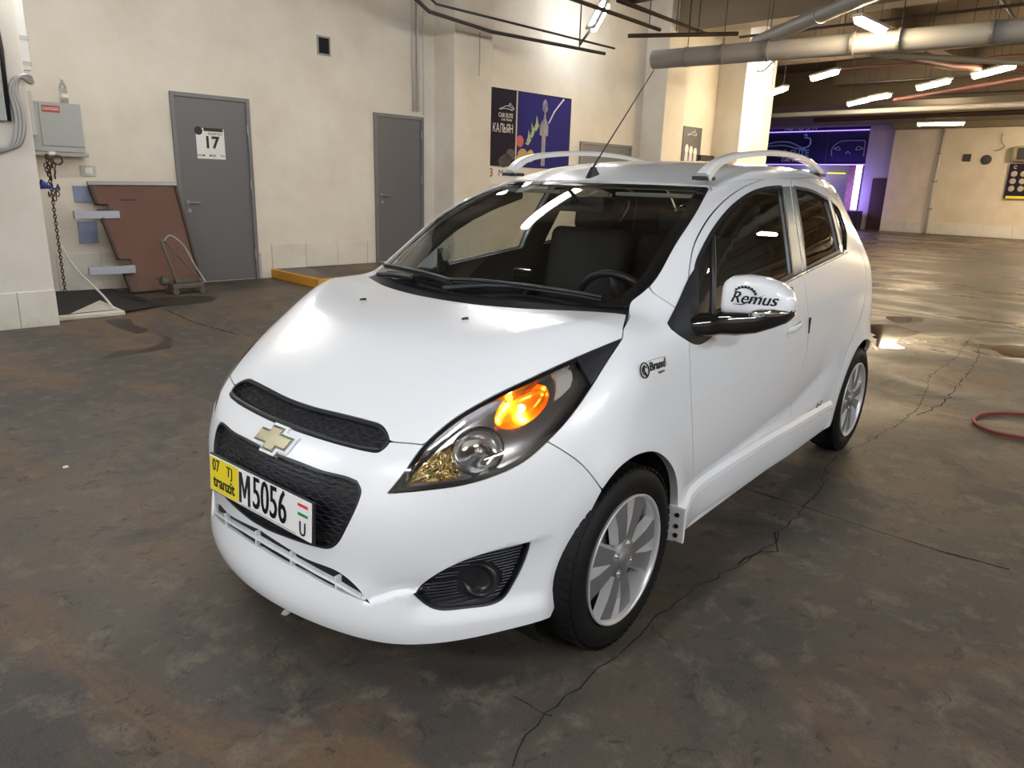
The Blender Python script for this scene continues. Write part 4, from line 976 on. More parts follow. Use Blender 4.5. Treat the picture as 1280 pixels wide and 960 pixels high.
# ---- walls
wl=MB(); bb(wl,A0,15.9,WALLB-.3,WALLB,0,CEIL); wall_left=struct(wl.build('wall_left',M['wall']))
for i,a in enumerate(np.arange(3.16,5.3,.52)):
    a1=min(a+.515,4.86)
    if a<4.8: bx('tile',M['tile'],a,a1,WALLB,WALLB+.018,.12,.46,wall_left,.003)
bx('tile',M['tile'],2.99,3.15,WALLB,WALLB+.018,0.0,.35,wall_left,.003)
for a in np.arange(-.38,1.9,.46): bx('tile',M['tile'],a,a+.455,WALLB,WALLB+.012,0,.44,wall_left,.003)
wf=MB(); bb(wf,FARA,FARA+.3,-8.96,B1,0,CEIL); wall_far=struct(wf.build('wall_far',plaster('far_plaster',(.74,.66,.54),(.3,.24,.18),.8,1.0)))
for b in np.arange(-8.95,B1-1,.9): bx('tile',M['tile'],FARA-.03,FARA,b,b+.89,0,.42+.03*rng.random(),wall_far,.004)
struct(bx('wall_right',M['wall'],A0,A1,B1,B1+.3,0,CEIL)); struct(bx('wall_back',M['wall'],A0-.3,A0,B0,B1,0,CEIL))
ceiling=struct(bx('ceiling',M['ceil'],A0,A1,B0-8,B1,CEIL,CEIL+.2))
for a in (-5.5,-1.2,3.2,7.6,12.0,16.4,20.8,25.2): bx('ceiling_beam',M['beam'],a-.22,a+.22,-7.7,B1,CEIL-.62,CEIL,ceiling)
for b in (-4.4,-.2,4.0,8.0): bx('ceiling_beam',M['beam'],A0,A1,b-.16,b+.16,CEIL-.35,CEIL+.01,ceiling)
bx('ceiling_drop',M['beam'],21.9,FARA+4,-17,B1,4.0,CEIL,ceiling)
struct(bx('trim_1',M['beam'],FARA-.5,FARA,-8.9,B1,3.80,4.25))
# ---- pillars
def pillar(label,a0,a1,b0,b1,m,lab=None,tiles=None,h=CEIL):
    o=bx('pillar',m,a0,a1,b0,b1,0,h,None,.012); tag(o,label,'pillar','garage pillars')
    if tiles:
        ta,tb,z=tiles
        k=0; a=ta
        while a<tb-.02:
            bx('tile',M['tile'],a,min(a+.295,tb),b1,b1+.014,0,z,o,.003); a+=.30
    return o
p1=pillar('white pillar at the left edge with tiled foot and grey conduits',-1.6,.045,-7.0,-5.63,M['wall_white'],tiles=(-1.45,.045,.32))
p2_=pillar('broad cream pillar right of the second grey door',6.03,6.80,-7.72,-7.20,M['wall'],tiles=(6.03,6.80,.46)); 
bx('tile',M['tile'],6.015,6.03,-7.69,-7.21,0,.46,p2_,.003)
p3=pillar('cream pillar behind the grey duct left end',11.52,12.25,-7.72,-7.15,M['wall'])
p4=pillar('last pillar on the left wall, below the bright white tube',14.35,15.75,-7.72,-7.00,M['wall_white'])
for a in (5.60,5.68): tag(tubeW([(a,-7.66,2.4),(a,-7.66,CEIL)],.022).build('conduit',M['pvc'],None,smooth=True),'thin vertical conduit '+('left' if a<5.65 else 'right')+' of the pair beside the broad pillar','conduit','conduits by the broad pillar')
tag(bx('crack_filler',M['wall'],5.80,5.86,-7.70,-7.66,2.36,CEIL,None),'narrow plaster rib above the second grey door','plaster rib')
tag(tubeW([(6.52,-7.19,2.98),(6.52,-7.185,3.25),(6.52,-7.19,3.6)],.008).build('cable_stub',M['steel'],None),'short cable hanging down the broad pillar face','cable')
# ---- doors in the left wall
def door(n,a0,a1,z0,z1,hinge_right=True,b=WALLB,handle=True):
    d=struct(bx('door_%d'%n,M['door'],a0+.04,a1-.04,b-.02,b+.012,z0+.012,z1-.04,None,.004))
    for (x0,x1,y0,y1) in ((a0,a0+.05,z0,z1),(a1-.05,a1,z0,z1)): bx('door_frame',M['door2'],x0,x1,b-.02,b+.035,y0,y1,d,.004)
    bx('door_frame',M['door2'],a0+.05,a1-.05,b-.02,b+.035,z1-.05,z1,d,.004)
    if handle:
        h=tubeW([(a0+.12,b+.05,z0+1.02),(a0+.15,b+.055,z0+1.02),(a0+.26,b+.05,z0+1.018)],.010).build('door_handle',M['steel'],d,smooth=True)
        tubeW([(a0+.12,b+.01,z0+1.02),(a0+.12,b+.022,z0+1.02)],.026,16).build('handle_rose',M['steel'],d); tubeW([(a0+.125,b+.01,z0+.92),(a0+.125,b+.02,z0+.92)],.026,16).build('lock_rose',M['steel'],d)
        tubeW([(a0+.12,b+.012,z0+1.02),(a0+.12,b+.05,z0+1.02)],.009).build('handle_shank',M['steel'],d)
        for z in (.35,1.25,1.95): tubeW([(a1-.052,b+.040,z0+z-.06),(a1-.052,b+.040,z0+z+.06)],.010).build('hinge',M['steel'],d)
    return d
door(1,1.96,2.96,0.0,2.33); door(2,4.88,5.80,.12,2.33); door(3,9.59,11.22,.0,2.2,handle=False)
# ---- raised step with yellow kerb
st=bx('raised_step',FLM,3.19,14.3,WALLB,-6.45,0,.118,None,.006); tag(st,'low concrete step along the wall before the second grey door','step')
ke=bx('yellow_kerb',M['yellow'],3.13,3.19,WALLB,-6.40,0,.122,None,.008); tag(ke,'yellow-painted kerb on the end of the low step','kerb')
ke=bx('yellow_kerb',M['yellow'],3.13,14.3,-6.45,-6.39,0,.122,None,.008); tag(ke,'long yellow-painted kerb edge of the step seen through the windscreen','kerb')
# ---- sign 17 on the first door
def wtext(s,size,a,z,m,parent,b=WALLB+.03,bold=0.,w=1.,shear=0.,name='lettering'): return text_mesh(name,s,size,W(a,b,z),AV,ZV,m,parent,.0008,w,bold=bold,shear=shear)
sg=bx('door_sign',M['white'],2.24,2.60,WALLB+.012,WALLB+.018,1.56,1.93,None,.004); tag(sg,'white square sign reading 17 on the first grey door','sign')
wtext('17',.20,2.43,1.755,M['ink'],sg,WALLB+.020,.006)
bx('sign_band',M['ink'],2.34,2.585,WALLB+.018,WALLB+.0195,1.895,1.935,sg); MB().lathe([(.0005,.0015),(.05,.0015),(.05,0)],W(2.275,WALLB+.018,1.895),BV,20).build('sign_emblem',M['ink'],sg)
wtext('RESERVED',.045,2.48,1.865,M['ink_grey'],sg,WALLB+.020,0,.9,.3)
for a,s in ((2.29,'NOM'),(2.43,'MOB'),(2.56,'TO'),): wtext(s,.038,a,1.60,M['ink'],sg,WALLB+.020,.0005)
# ---- vent hole and switch
v=MB(); bb(v,3.99,4.20,WALLB,WALLB+.012,3.00,3.25); vo=v.build('wall_vent',M['steel'],None,bevel=.003); tag(vo,'small black square vent opening high on the left wall','vent')
bx('vent_opening',M['dark'],4.015,4.175,WALLB+.005,WALLB+.014,3.025,3.225,vo)
so=bx('light_switch',M['pvc'],.90,1.06,WALLB,WALLB+.02,1.31,1.43,None,.004); tag(so,'beige square switch plate above the leaning brown board','switch'); bx('switch_rocker',M['white'],.94,1.02,WALLB+.02,WALLB+.03,1.335,1.405,so,.003)
# ---- electric cabinet with bottle, chain and funnel
cb=bx('electrical_cabinet',M['cabinet'],.40,.93,WALLB,WALLB+.20,1.56,2.07,None,.006); tag(cb,'grey steel electrical cabinet on the wall beside the white pillar','cabinet')
bx('cabinet_door',M['cabinet'],.52,.925,WALLB+.20,WALLB+.212,1.62,2.06,cb,.004); bx('cabinet_sill',M['steel'],.38,.95,WALLB,WALLB+.23,1.515,1.555,cb,.004); bx('cable_duct',M['pvc'],.28,.47,WALLB+.0,WALLB+.24,1.72,2.16,cb,.004)
bx('warning_label',mat('warning_red',(.35,.05,.04),.5),.55,.72,WALLB+.212,WALLB+.214,1.965,2.035,cb); wtext('DANGER',.042,.635,2.0,M['white'],cb,WALLB+.2155,0,.9)
bx('maker_sticker',M['white'],.56,.62,WALLB+.205,WALLB+.232,1.53,1.56,cb)
bt=MB().lathe([(.0005,0),(.04,0),(.043,.02),(.043,.09),(.036,.11),(.043,.13),(.043,.16),(.030,.20),(.014,.225),(.014,.245)],W(.80,WALLB+.12,2.072),ZV,20).build('water_bottle',glass('bottle_plastic',(.80,.82,.82)),None,smooth=True); tag(bt,'empty clear plastic bottle standing on the electrical cabinet','bottle')
MB().lathe([(.0005,.268),(.016,.268),(.016,.245),(.0005,.245)],W(.80,WALLB+.12,2.072),ZV,14).build('bottle_cap',M['white'],bt); MB().lathe([(.0435,.06),(.0435,.10)],W(.80,WALLB+.12,2.072),ZV,20).build('bottle_label',M['white'],bt)
ch=empty('hanging_chain',W(.36,-7.2,0)); tag(ch,'rusty chain hanging beside the white pillar down to the black mat','chain')
def torus(c,R,r,u,v,n=12,m=5,sx=1.):
    return [c+R*(math.cos(t)*u*sx+math.sin(t)*v) for t in np.linspace(0,2*math.pi,n,endpoint=False)]
inv=Matrix.Translation(-Vector(W(.36,-7.2,0)))
chm=mat('rusty_chain',(.10,.065,.045),.6,.5)
for k in range(40):
    f=k/39; c=W(.485,-7.25,1.50-1.42*f); mb=MB(); d=AV if k%2 else BV
    mb.tube(torus(c,.013,.0045,d,ZV*1.9,10),.0055,5,closed=True); o=mb.build('chain_link',chm,ch,smooth=True); o.matrix_parent_inverse=inv
for k in range(26):
    c=W(.45+.09*rng.random(),-7.22+.05*rng.random(),1.50-.45*rng.random()); mb=MB(); d=AV if k%2 else BV; mb.tube(torus(c,.016,.005,d,ZV*1.7,10),.006,5,closed=True); o=mb.build('chain_link',chm,ch,smooth=True); o.matrix_parent_inverse=inv
rg=MB().tube(torus(W(.57,-7.2,1.47),.045,.01,AV,ZV,16),.010,6,closed=True).build('steel_ring',chm,ch,smooth=True); rg.matrix_parent_inverse=inv
fn=MB().lathe([(.055,0),(.012,.10),(.008,.16)],W(.36,-7.12,1.22),AV*.9-.3*ZV,16).build('blue_funnel',mat('blue_plastic',(.02,.04,.30),.4),None,smooth=True); tag(fn,'small blue plastic funnel caught in the hanging chain','funnel')
rp=tubeW(curve([(.55,-7.55,.60),(.62,-7.3,.33),(.66,-6.8,.17),(.62,-6.3,.12),(.62,-5.95,.02)],.05),.011,6).build('rope',M['white'],None,smooth=True); tag(rp,'white cord trailing over the black mat to the floor','cord')
pp=tubeW([(.36,-7.62,.0),(.36,-7.62,1.4)],.02).build('wall_pipe',M['pvc'],None,smooth=True); tag(pp,'thin plaster-coloured pipe behind the hanging chain','pipe')
# mat and slab
sl=bx('concrete_slab',M['tile'],-.3,.66,-7.0,-5.80,0,.045,None,.01); tag(sl,'low concrete slab under the black mat','slab')
mt=MB(); mt.add([W(.03,-7.5,.052),W(1.00,-7.35,.052),W(1.16,-6.15,.008),W(.72,-5.92,.02),W(.60,-5.90,.05),W(.03,-5.86,.052)],[(0,1,2,3,4,5)]); mt.add([W(.9,-6.9,.055),W(.93,-6.9,.06),W(1.06,-6.35,.05),W(1.02,-6.35,.04)],[(0,1,2,3)]); o=mt.build('black_mat',mat('black_rubber_mat',(.012,.012,.016),.7)); tag(o,'flat black rubber mat at the foot of the leaning board','mat')
# leaning board
brd=empty('leaning_board',W(1.5,-7.3,0)); tag(brd,'rusty brown metal-framed board leaning on the wall by door 17','board'); inv=Matrix.Translation(-Vector(W(1.5,-7.3,0)))
Pb0,Pb1,Pt0,Pt1=W(1.10,-7.10,.02),W(1.98,-7.22,.02),W(.93,-7.66,1.24),W(1.92,-7.66,1.25)
def quad(u,v,off=0.):
    p=(Pb0*(1-u)+Pb1*u)*(1-v)+(Pt0*(1-u)+Pt1*u)*v; n=np.cross(Pb1-Pb0,Pt0-Pb0); n/=np.linalg.norm(n); n*=np.sign(n@BV); return p+n*off
def slab(u0,u1,v0,v1,o0,o1,name,m,bev=0):
    V=[quad(u,v,o) for o in (o0,o1) for u,v in ((u0,v0),(u1,v0),(u1,v1),(u0,v1))]
    o=MB().add(V,[(0,3,2,1),(4,5,6,7),(0,1,5,4),(1,2,6,5),(2,3,7,6),(3,0,4,7)]).build(name,m,brd,bevel=bev); o.matrix_parent_inverse=inv; return o
bm_=plaster('brown_rusty_board',(.13,.060,.042),(.05,.04,.035),.9,.9,3.,.6)
for (u0,u1,v0,v1) in ((.02,1,0,.22),(.16,1,.22,.30),(.02,1,.30,.72),(.14,1,.72,.80),(.02,1,.80,1)): slab(u0,u1,v0,v1,0,.02,'board_sheet',bm_)
slab(0,1,.965,1,.0,.045,'frame_rail',M['steel'],.004); slab(.97,1,0,.965,.0,.045,'frame_rail',M['brown'],.004)
for v0,v1 in ((0,.22),(.30,.72),(.80,.965)): slab(0,.035,v0,v1,.0,.04,'frame_rail',M['brown'],.004)
for v0 in (.22,.72): slab(0,.17,v0,v0+.03,.0,.04,'slot_edge',M['tray'])
for u0,v0 in ((.30,.83),(.38,.10)): slab(u0,u0+.16,v0,v0+.012,.02,.03,'weld_seam',M['brown'])
for i,(z,a1) in enumerate(((.93,1.19),(.30,1.20))):
    o=bx('steel_bracket',mat('pale_blue_paint',(.42,.46,.56),.5),.72,a1,-7.50+.32*i,-7.44+.32*i,z-.085+.03*i,z+.0+.03*i,None,.004); tag(o,'pale blue flat bar through the '+('upper' if i==0 else 'lower')+' notch of the leaning board','bracket')
for i,(z0,z1) in enumerate(((1.02,1.20),(.55,.80))):
    o=bx('steel_plate',mat('blue_grey_paint',(.25,.30,.46),.5),.80,1.02-.02*i,WALLB,WALLB+.02,z0,z1,None,.003); tag(o,'blue-grey patch plate on the wall behind the '+('upper' if i==0 else 'lower')+' left side of the board','plate')
# floor jack
jk=empty('floor_jack',W(1.62,-6.95,0)); tag(jk,'dusty grey hydraulic floor jack in front of the leaning board','jack'); inv=Matrix.Translation(-Vector(W(1.62,-6.95,0)))
jm=mat('dusty_metal',(.12,.112,.10),.6,.3)
def jp(mb,name,m=jm,**k): o=mb.build(name,m,jk,**k); o.matrix_parent_inverse=inv
jp(bb(MB(),1.50,1.86,-7.02,-6.84,.06,.12),'jack_frame',bevel=.01); jp(bb(MB(),1.55,1.75,-6.98,-6.88,.12,.17),'jack_body',bevel=.01)
for a in (1.52,1.83):
    for b in (-7.04,-6.82): jp(MB().lathe([(.0005,-.015),(.035,-.015),(.035,.015),(.0005,.015)],W(a,b,.035),BV,14),'caster')
jp(tubeW([(1.46,-6.93,.14),(1.40,-6.93,.17)],.05,12),'jack_pump'); jp(tubeW([(1.58,-6.93,.13),(1.54,-7.0,.36),(1.50,-7.1,.62)],.016),'jack_lever')
jp(tubeW([(1.86,-6.9,.12),(1.72,-7.05,.36),(1.56,-7.15,.60)],.012),'jack_handle'); jp(tubeW(curve([(1.54,-7.12,.60),(1.62,-7.15,.66),(1.74,-7.1,.56),(1.82,-7.0,.33),(1.9,-6.9,.12)],.05),.010),'jack_handle',M['steel'])
# conduits and panel on the near pillar
for k,(da,r) in enumerate(((0,.016),(.035,.016),(.07,.016))):
    a=-.10+da*.7
    pts=[(-1.2,-5.59,1.50+da*.3),(-.22-da,-5.59,1.50+da*.3),(-.12+da*.6,-5.59,1.56+.0*da),(-.07+da*.8,-5.59,1.75),(-.08+da*.6,-5.59,2.02),(-.02+da*.3,-5.59,2.10+da*.2),(.06,-5.60,2.10-da*.8+.03),(.12,-5.75,2.09)]
    o=tubeW(curve(pts,.06),r,8).build('bent_conduit',M['steel'],None,smooth=True); tag(o,'%s of the three grey conduits bending round the left pillar'%('outermost','middle','innermost')[k],'conduit','conduits on the left pillar')
o=bx('wall_panel',M['cabinet'],-1.0,-.14,-5.63,-5.55,1.75,2.55,None,.006); tag(o,'grey metal panel cut off by the left photo edge','panel'); bx('panel_door',M['steel'],-.95,-.19,-5.55,-5.54,1.80,2.50,o,.004)
o=tubeW([(-.12,-5.60,1.75),(-.10,-5.60,2.3),(-.13,-5.60,2.9)],.018).build('black_cable',M['black'],None,smooth=True); tag(o,'black cable along the edge of the grey metal panel','cable')
o=bx('white_trunking',M['white'],.055,.12,-5.80,-5.72,2.18,CEIL,None,.004); tag(o,'white vertical cable trunking beside the left pillar top','trunking')
for z in (2.22,2.42,2.8): bx('trunking_clip',M['pvc'],.05,.13,-5.81,-5.715,z,z+.03,o)
# ---- hookah poster
def fposter(name,a0,a1,z0,z1,b,m,label,cat): 
    o=bx(name,m,a0,a1,b,b+.02,z0,z1,None,.002); return tag(o,label,cat)
po=fposter('wall_poster',7.14,9.27,1.66,2.93,WALLB,M['darkp'],'large dark blue hookah poster right of the broad pillar','poster')
def flatp(poly,m,name,parent,b=WALLB+.0205): return MB().prism(poly,W(0,b,0),AV,ZV,BV,.0012).build(name,m,parent)
flatp([(7.86,1.67),(9.25,1.67),(9.25,2.90),(7.86,2.92)],M['bluep'],'blue_panel',po); flatp([(7.83,1.67),(7.86,1.67),(7.86,2.92),(7.83,2.92)],M['pvc'],'panel_joint',po)
wtext('\u041a\u0410\u041b\u042c\u042f\u041d',.20,7.52,2.28,M['white'],po,WALLB+.022,0,.60)
wtext('CAR ELITE',.10,7.58,2.50,M['white'],po,WALLB+.022,.001,.75); wtext('CAR WASH',.05,7.60,2.43,M['white'],po,WALLB+.022,0,1.)
def carlogo(a0,a1,z0,parent,b,m,U=AV,O=None,Nn=BV):
    L=a1-a0; O=W(0,b,0) if O is None else O
    for k,c in enumerate(([(0,.0),(.25,.10),(.45,.20),(.65,.19),(.85,.12),(1,.10)],[(.05,-.03),(.35,.05),(.6,.04),(.9,.0)],[(.55,.2),(.72,.30),(.86,.22),(.95,.05),(.8,-.03)],[(.66,.33),(.72,.38),(.76,.33)])):
        MB().tube([O+U*(a0+x*L)+ZV*(z0+y*L*.8) for x,y in curve(np.array(c),.05)],L*.014,4).build('logo_stroke',m,parent)
carlogo(7.42,8.0-.22,2.60,po,WALLB+.024,M['white'])
gl_=mat('print_grey',(.62,.60,.68),.4)
hk=[(8.50,1.70),(8.60,1.70),(8.60,2.22),(8.66,2.24),(8.66,2.40),(8.60,2.52),(8.58,2.62),(8.63,2.68),(8.62,2.80),(8.56,2.86),(8.50,2.80),(8.49,2.68),(8.54,2.62),(8.52,2.52),(8.44,2.40),(8.44,2.24),(8.50,2.22)]
flatp(hk,gl_,'hookah_print',po); MB().tube([W(a,WALLB+.023,z) for a,z in ((8.66,2.45),(8.80,2.66),(8.86,2.72),(9.05,2.90))],.016,5).build('hookah_hose_print',gl_,po)
leaf=mat('print_green',(.30,.42,.22),.5); fruit=mat('print_yellow',(.55,.38,.04),.5)
for k in range(9):
    t=k/8; an_=math.radians(35+60*(k%3)/2+ (10 if k%2 else 0)); c=(8.10+.26*t,2.06+.34*t); L_=.17; flatp([(c[0]-.03,c[1]+.01),(c[0]+.05,c[1]-.02),(c[0]+L_*math.cos(an_),c[1]+L_*math.sin(an_))],leaf,'leaf_print',po,WALLB+.0212+.0002*k)
def disc(ca,cz,ra,rz,m,name,parent,b=WALLB+.022,n=18): return MB().prism([(ca+ra*math.cos(t),cz+rz*math.sin(t)) for t in np.linspace(0,2*math.pi,n,endpoint=False)],W(0,b,0),AV,ZV,BV,.001).build(name,m,parent)
disc(8.02,1.86,.13,.12,mat('print_brown',(.42,.28,.10),.5),'pineapple_print',po); disc(7.94,2.10,.09,.10,mat('print_pinkred',(.55,.06,.06),.5),'fruit_print',po,WALLB+.023); disc(8.22,1.86,.09,.11,fruit,'fruit_print',po,WALLB+.0235); disc(7.90,1.76,.05,.10,fruit,'fruit_print',po,WALLB+.024)
for c in ((7.62,1.78),(7.72,1.86),(7.55,1.74)): disc(c[0],c[1],.12,.10,mat('print_dim',(.045,.04,.04),.5),'fruit_print',po,WALLB+.022)
po2=fposter('small_poster',7.14,7.83,1.36,1.63,WALLB,M['white'],'small white poster with grey letters under the hookah poster','poster'); wtext('3',.20,7.26,1.54,mat('print_rose',(.35,.14,.14),.5),po2,WALLB+.022,.006); wtext('M C',.16,7.57,1.54,M['ink_grey'],po2,WALLB+.022,.0)
# ---- further along the wall
o=bx('louvred_vent',M['pvc'],11.74,12.20,WALLB,WALLB+.05,1.9,2.34,None,.004); tag(o,'white louvred vent beside the thin wall pipe','vent')
for z in np.arange(1.94,2.30,.055): bx('slat',M['tray'],11.80,12.14,WALLB+.05,WALLB+.06,z,z+.025,o)
o=tubeW([(11.95,-7.62,1.8),(11.98,-7.62,3.7)],.03,8).build('wall_pipe',M['pvc'],None,smooth=True); tag(o,'thin vertical pipe on the wall left of the third pillar','pipe')
o=MB().lathe([(.0005,.03),(.10,.03),(.14,.02),(.14,0)],W(12.1,-7.62,2.62),BV,20).build('round_gauge',M['pvc'],None,smooth=True); tag(o,'round white gauge beside the thin vertical pipe','gauge'); 
o=fposter('grey_poster',13.1,13.85,1.9,2.73,WALLB,mat('poster_grey',(.10,.10,.115),.5),'narrow dark grey poster between the two far pillars','poster'); carlogo(13.25,13.65,2.55,o,WALLB+.025,M['white'])
for k in range(3): disc(13.27+.18*k,2.25-.03*k,.07,.10,M['white'],'figure_print',o); 
for k in range(3): flatp([(13.20+.18*k,1.92),(13.34+.18*k,1.92),(13.32+.18*k,2.16),(13.22+.18*k,2.16)],gl_,'figure_print',o,WALLB+.022)
o=bx('wall_box',M['black'],14.78,15.08,WALLB+.0,WALLB+.1,2.79,2.99,None,.004); tag(o,'small black box high on the wall by the last pillar','box'); o.location=Vector(BV*.0)
o=bx('door_awning',M['tray'],13.75,14.32,WALLB,WALLB+.12,2.02,2.14,None,.01); tag(o,'short dark canopy between the far pillars','canopy')
# ---- car wash front at the far end
fac=struct(bx('wall_wash',M['navy'],29.9,30.1,-16.0,-9.94,2.50,CEIL)); 
struct(bx('wall_purple',M['purple'],29.75,29.9,-9.96,-8.96,0,CEIL)); struct(bx('wall_bay',mat('bay_grey',(.40,.40,.42),.4),33.5,33.7,-16.5,-9.0,0,CEIL)); struct(bx('trim_2',M['purple'],29.9,33.5,-9.95,-9.75,0,CEIL))
struct(bx('wall_bay_side',M['purple'],30.,33.5,-16.3,-16.1,0,CEIL))
d=struct(bx('door_4',mat('maroon_door',(.05,.025,.03),.5),29.70,29.75,-9.56,-8.97,0,2.0,None,.006))
sb=bx('shop_sign',M['navy'],29.75,29.9,-16.0,-9.95,2.55,3.83,None,.01); tag(sb,'wide dark blue car wash sign over the far bay','sign')
OF=W(29.735,0,0)
def ftext(s,size,b,z,m,**k): return text_mesh('lettering',s,size,W(29.735,b,z),BV,ZV,m,sb,.004,1.,**k)
ftext('CAR ELITE',.36,-13.15,2.98,M['skyink'],bold=.004); ftext('CAR WASH',.20,-13.0,2.70,M['white'],bold=.003)
for k,c in enumerate(([(-14.3,3.35),(-13.8,3.45),(-13.2,3.42),(-12.6,3.20),(-12.35,3.3),(-12.35,3.55),(-12.6,3.62)],[(-14.2,3.28),(-13.4,3.30),(-12.9,3.18),(-12.5,3.15)],[(-12.62,3.68),(-12.55,3.74),(-12.5,3.66)])):
    MB().tube([W(29.73,b,z) for b,z in curve(np.array(c),.06)],.030,5).build('logo_stroke',M['skyink'],sb)
gs=mat('sign_grey_print',(.20,.18,.30),.5)
for c in ([(-11.35,2.85),(-11.38,3.15),(-11.1,3.42),(-10.8,3.46),(-10.4,3.46),(-10.1,3.42),(-9.98-.1,3.2),(-10.07,2.85)],[(-11.3,3.15),(-11.05,3.1),(-11.1,3.22),(-11.3,3.15)],[(-10.12,3.15),(-10.4,3.1),(-10.35,3.22),(-10.12,3.15)],[(-10.8,2.95),(-10.7,3.05),(-10.6,2.95)]):
    MB().tube([W(29.735,b,z) for b,z in curve(np.array(c),.06)],.022,5).build('car_print',gs,sb)
bx('sign_divider',M['tray'],29.735,29.75,-11.62,-11.59,2.56,3.82,sb)
tag(text_mesh('roof_script','AUTO CLUB'.split()[0]+' SPA',.30,W(29.88,-12.9,4.02),BV,ZV,M['white'],None,.01,1.,shear=.4),'white script letters on the dark fascia above the blue sign','lettering')
M['violet']=mat('violet_tube',(.4,.3,1),.4,emit=(.35,.22,1.0),es=1.0); M['violet2']=mat('violet_tube_soft',(.5,.45,1),.4,emit=(.62,.55,1.0),es=3.)
o=bx('violet_light_column',M['violet2'],30.05,30.15,-10.40,-10.20,.75,2.5,None); tag(o,'glowing violet vertical light column right of the wash bay','light')
o=bx('violet_light_column',M['violet2'],32.9,33.1,-14.0,-13.5,1.0,2.4,None); tag(o,'glowing violet light column seen over the car roof','light')
o=bx('violet_light_strip',M['violet'],29.68,29.73,-15.9,-9.97,3.835,3.87,None); tag(o,'thin violet light strip along the sign top edge','light'); o=bx('violet_light_strip',M['violet'],29.68,29.73,-15.9,-9.97,2.50,2.535,None); tag(o,'thin violet light strip along the sign lower edge','light')
o=bx('brick_pier',mat('brick_red',(.10,.05,.045),.7),30.2,30.5,-10.75,-10.42,0,2.5,None); tag(o,'narrow brick pier inside the far wash bay','pier')
for z in np.arange(.1,2.5,.16): bx('brick',mat('brick_dark',(.14,.06,.055),.7) if z<.2 else bpy.data.materials['brick_dark'],30.19,30.2,-10.74+.16*(int(z/.16)%2),-10.60+.16*(int(z/.16)%2),z,z+.12,o)
o=bx('reception_counter',mat('counter_dark',(.03,.02,.04),.4),29.2,29.6,-10.9,-9.7,0,.72,None,.02); tag(o,'low dark counter in front of the wash bay','counter')
o=bx('yellow_neon',mat('yellow_neon',(.8,.7,.1),.4,emit=(1,.8,.05),es=1.2),33.2,33.25,-12.9,-12.1,2.25,2.29,None); tag(o,'small yellow neon curve inside the wash bay','neon')
# ---- things on the far wall
o=tubeW([(29.50,-7.25,.0),(29.50,-7.25,1.7),(29.50,-7.22,2.4),(29.52,-7.2,3.8)],.045,8).build('drain_pipe',M['pvc'],None,smooth=True); tag(o,'grey vertical drain pipe on the far wall','pipe'); 
for z in (.9,1.9,2.9): bx('pipe_clamp',M['steel'],29.44,29.6,-7.31,-7.17,z,z+.05,o)
o=bx('square_vent',M['tray'],29.55,29.6,-6.46,-6.20,2.64,2.90,None,.01); tag(o,'small dark square vent on the far wall','vent')
o=MB().lathe([(.0005,.05),(.14,.05),(.17,.04),(.17,0)],W(29.6,-5.70,2.70),-AV,20).build('round_vent',M['tray'],None,smooth=True); tag(o,'dark round vent right of the square vent','vent')
o=bx('wall_heater',mat('dim_cream',(.35,.30,.20),.5),29.3,29.6,-4.95,-4.2,2.62,3.15,None,.12); tag(o,'rounded cream unit at the right edge above the menu board','fan'); bx('heater_grille',M['black'],29.26,29.3,-4.72,-4.2,2.70,3.08,o,.02)
mn=bx('menu_board',M['darkp'],29.5,29.58,-4.92,-3.4,1.38,2.56,None,.01); tag(mn,'black menu board with round plates on the far wall','board')
for r_ in range(3):
    for c in range(4): 
        MB().lathe([(.0005,.012),(.09,.012),(.10,0)],W(29.5,-4.74+.28*c,2.22-.25*r_),-AV,14).build('plate_print',mat('dish_print',(.42,.36,.30),.5) if (r_,c)==(0,0) else bpy.data.materials['dish_print'],mn)
bx('yellow_strip',M['plate_yellow'],29.48,29.5,-4.86,-3.5,1.38,1.47,mn); text_mesh('lettering','C',.14,W(29.49,-4.74,2.44),BV,ZV,M['white'],mn,.002)
o=MB().tube([W(29.5,b,z) for b,z in curve(np.array([(-5.35,3.6),(-5.32,3.3),(-5.2,3.15),(-5.3,3.05),(-5.5,3.0)]),.08)],.012,5).build('loose_wire',M['tray'],None); tag(o,'loose dark wire dangling on the far wall','wire')
# ---- red hose on the floor
hp=onfloor([(1300,521),(1280,519.5),(1250,518.5),(1228,520),(1217,526),(1222,534),(1240,542),(1262,547),(1300,552)]); hp[:,2]=.012
o=MB().tube(curve(hp,.04),.010,8).build('red_hose',mat('red_rubber',(.22,.02,.02),.5),None,smooth=True); tag(o,'thin red hose looped on the floor at the right edge','hose')
# litter
lp=onfloor([(359,767),(82,585),(1052,490),(1012,705),(1010,718)]); lm_=M['white']
for i,(p,lab) in enumerate(zip(lp[:3],('crumpled scrap of white paper on the floor before the bumper','tiny pale scrap on the floor left of the number plate','small pale scrap on the floor behind the rear wheel'))):
    s_=(.018,.014,.016)[i]; bm=bmesh.new(); bmesh.ops.create_icosphere(bm,subdivisions=1,radius=s_)
    for v in bm.verts: v.co=Vector((v.co.x*(.6+.8*rng.random()),v.co.y*(.6+.8*rng.random()),max(-.3*s_,v.co.z*(.3+.6*rng.random()))))+Vector((p[0],p[1],s_*.3))
    me=bpy.data.meshes.new('paper_scrap'); bm.to_mesh(me); bm.free(); me.materials.append(lm_); tag(link(bpy.data.objects.new('paper_scrap',me)),lab,'litter')
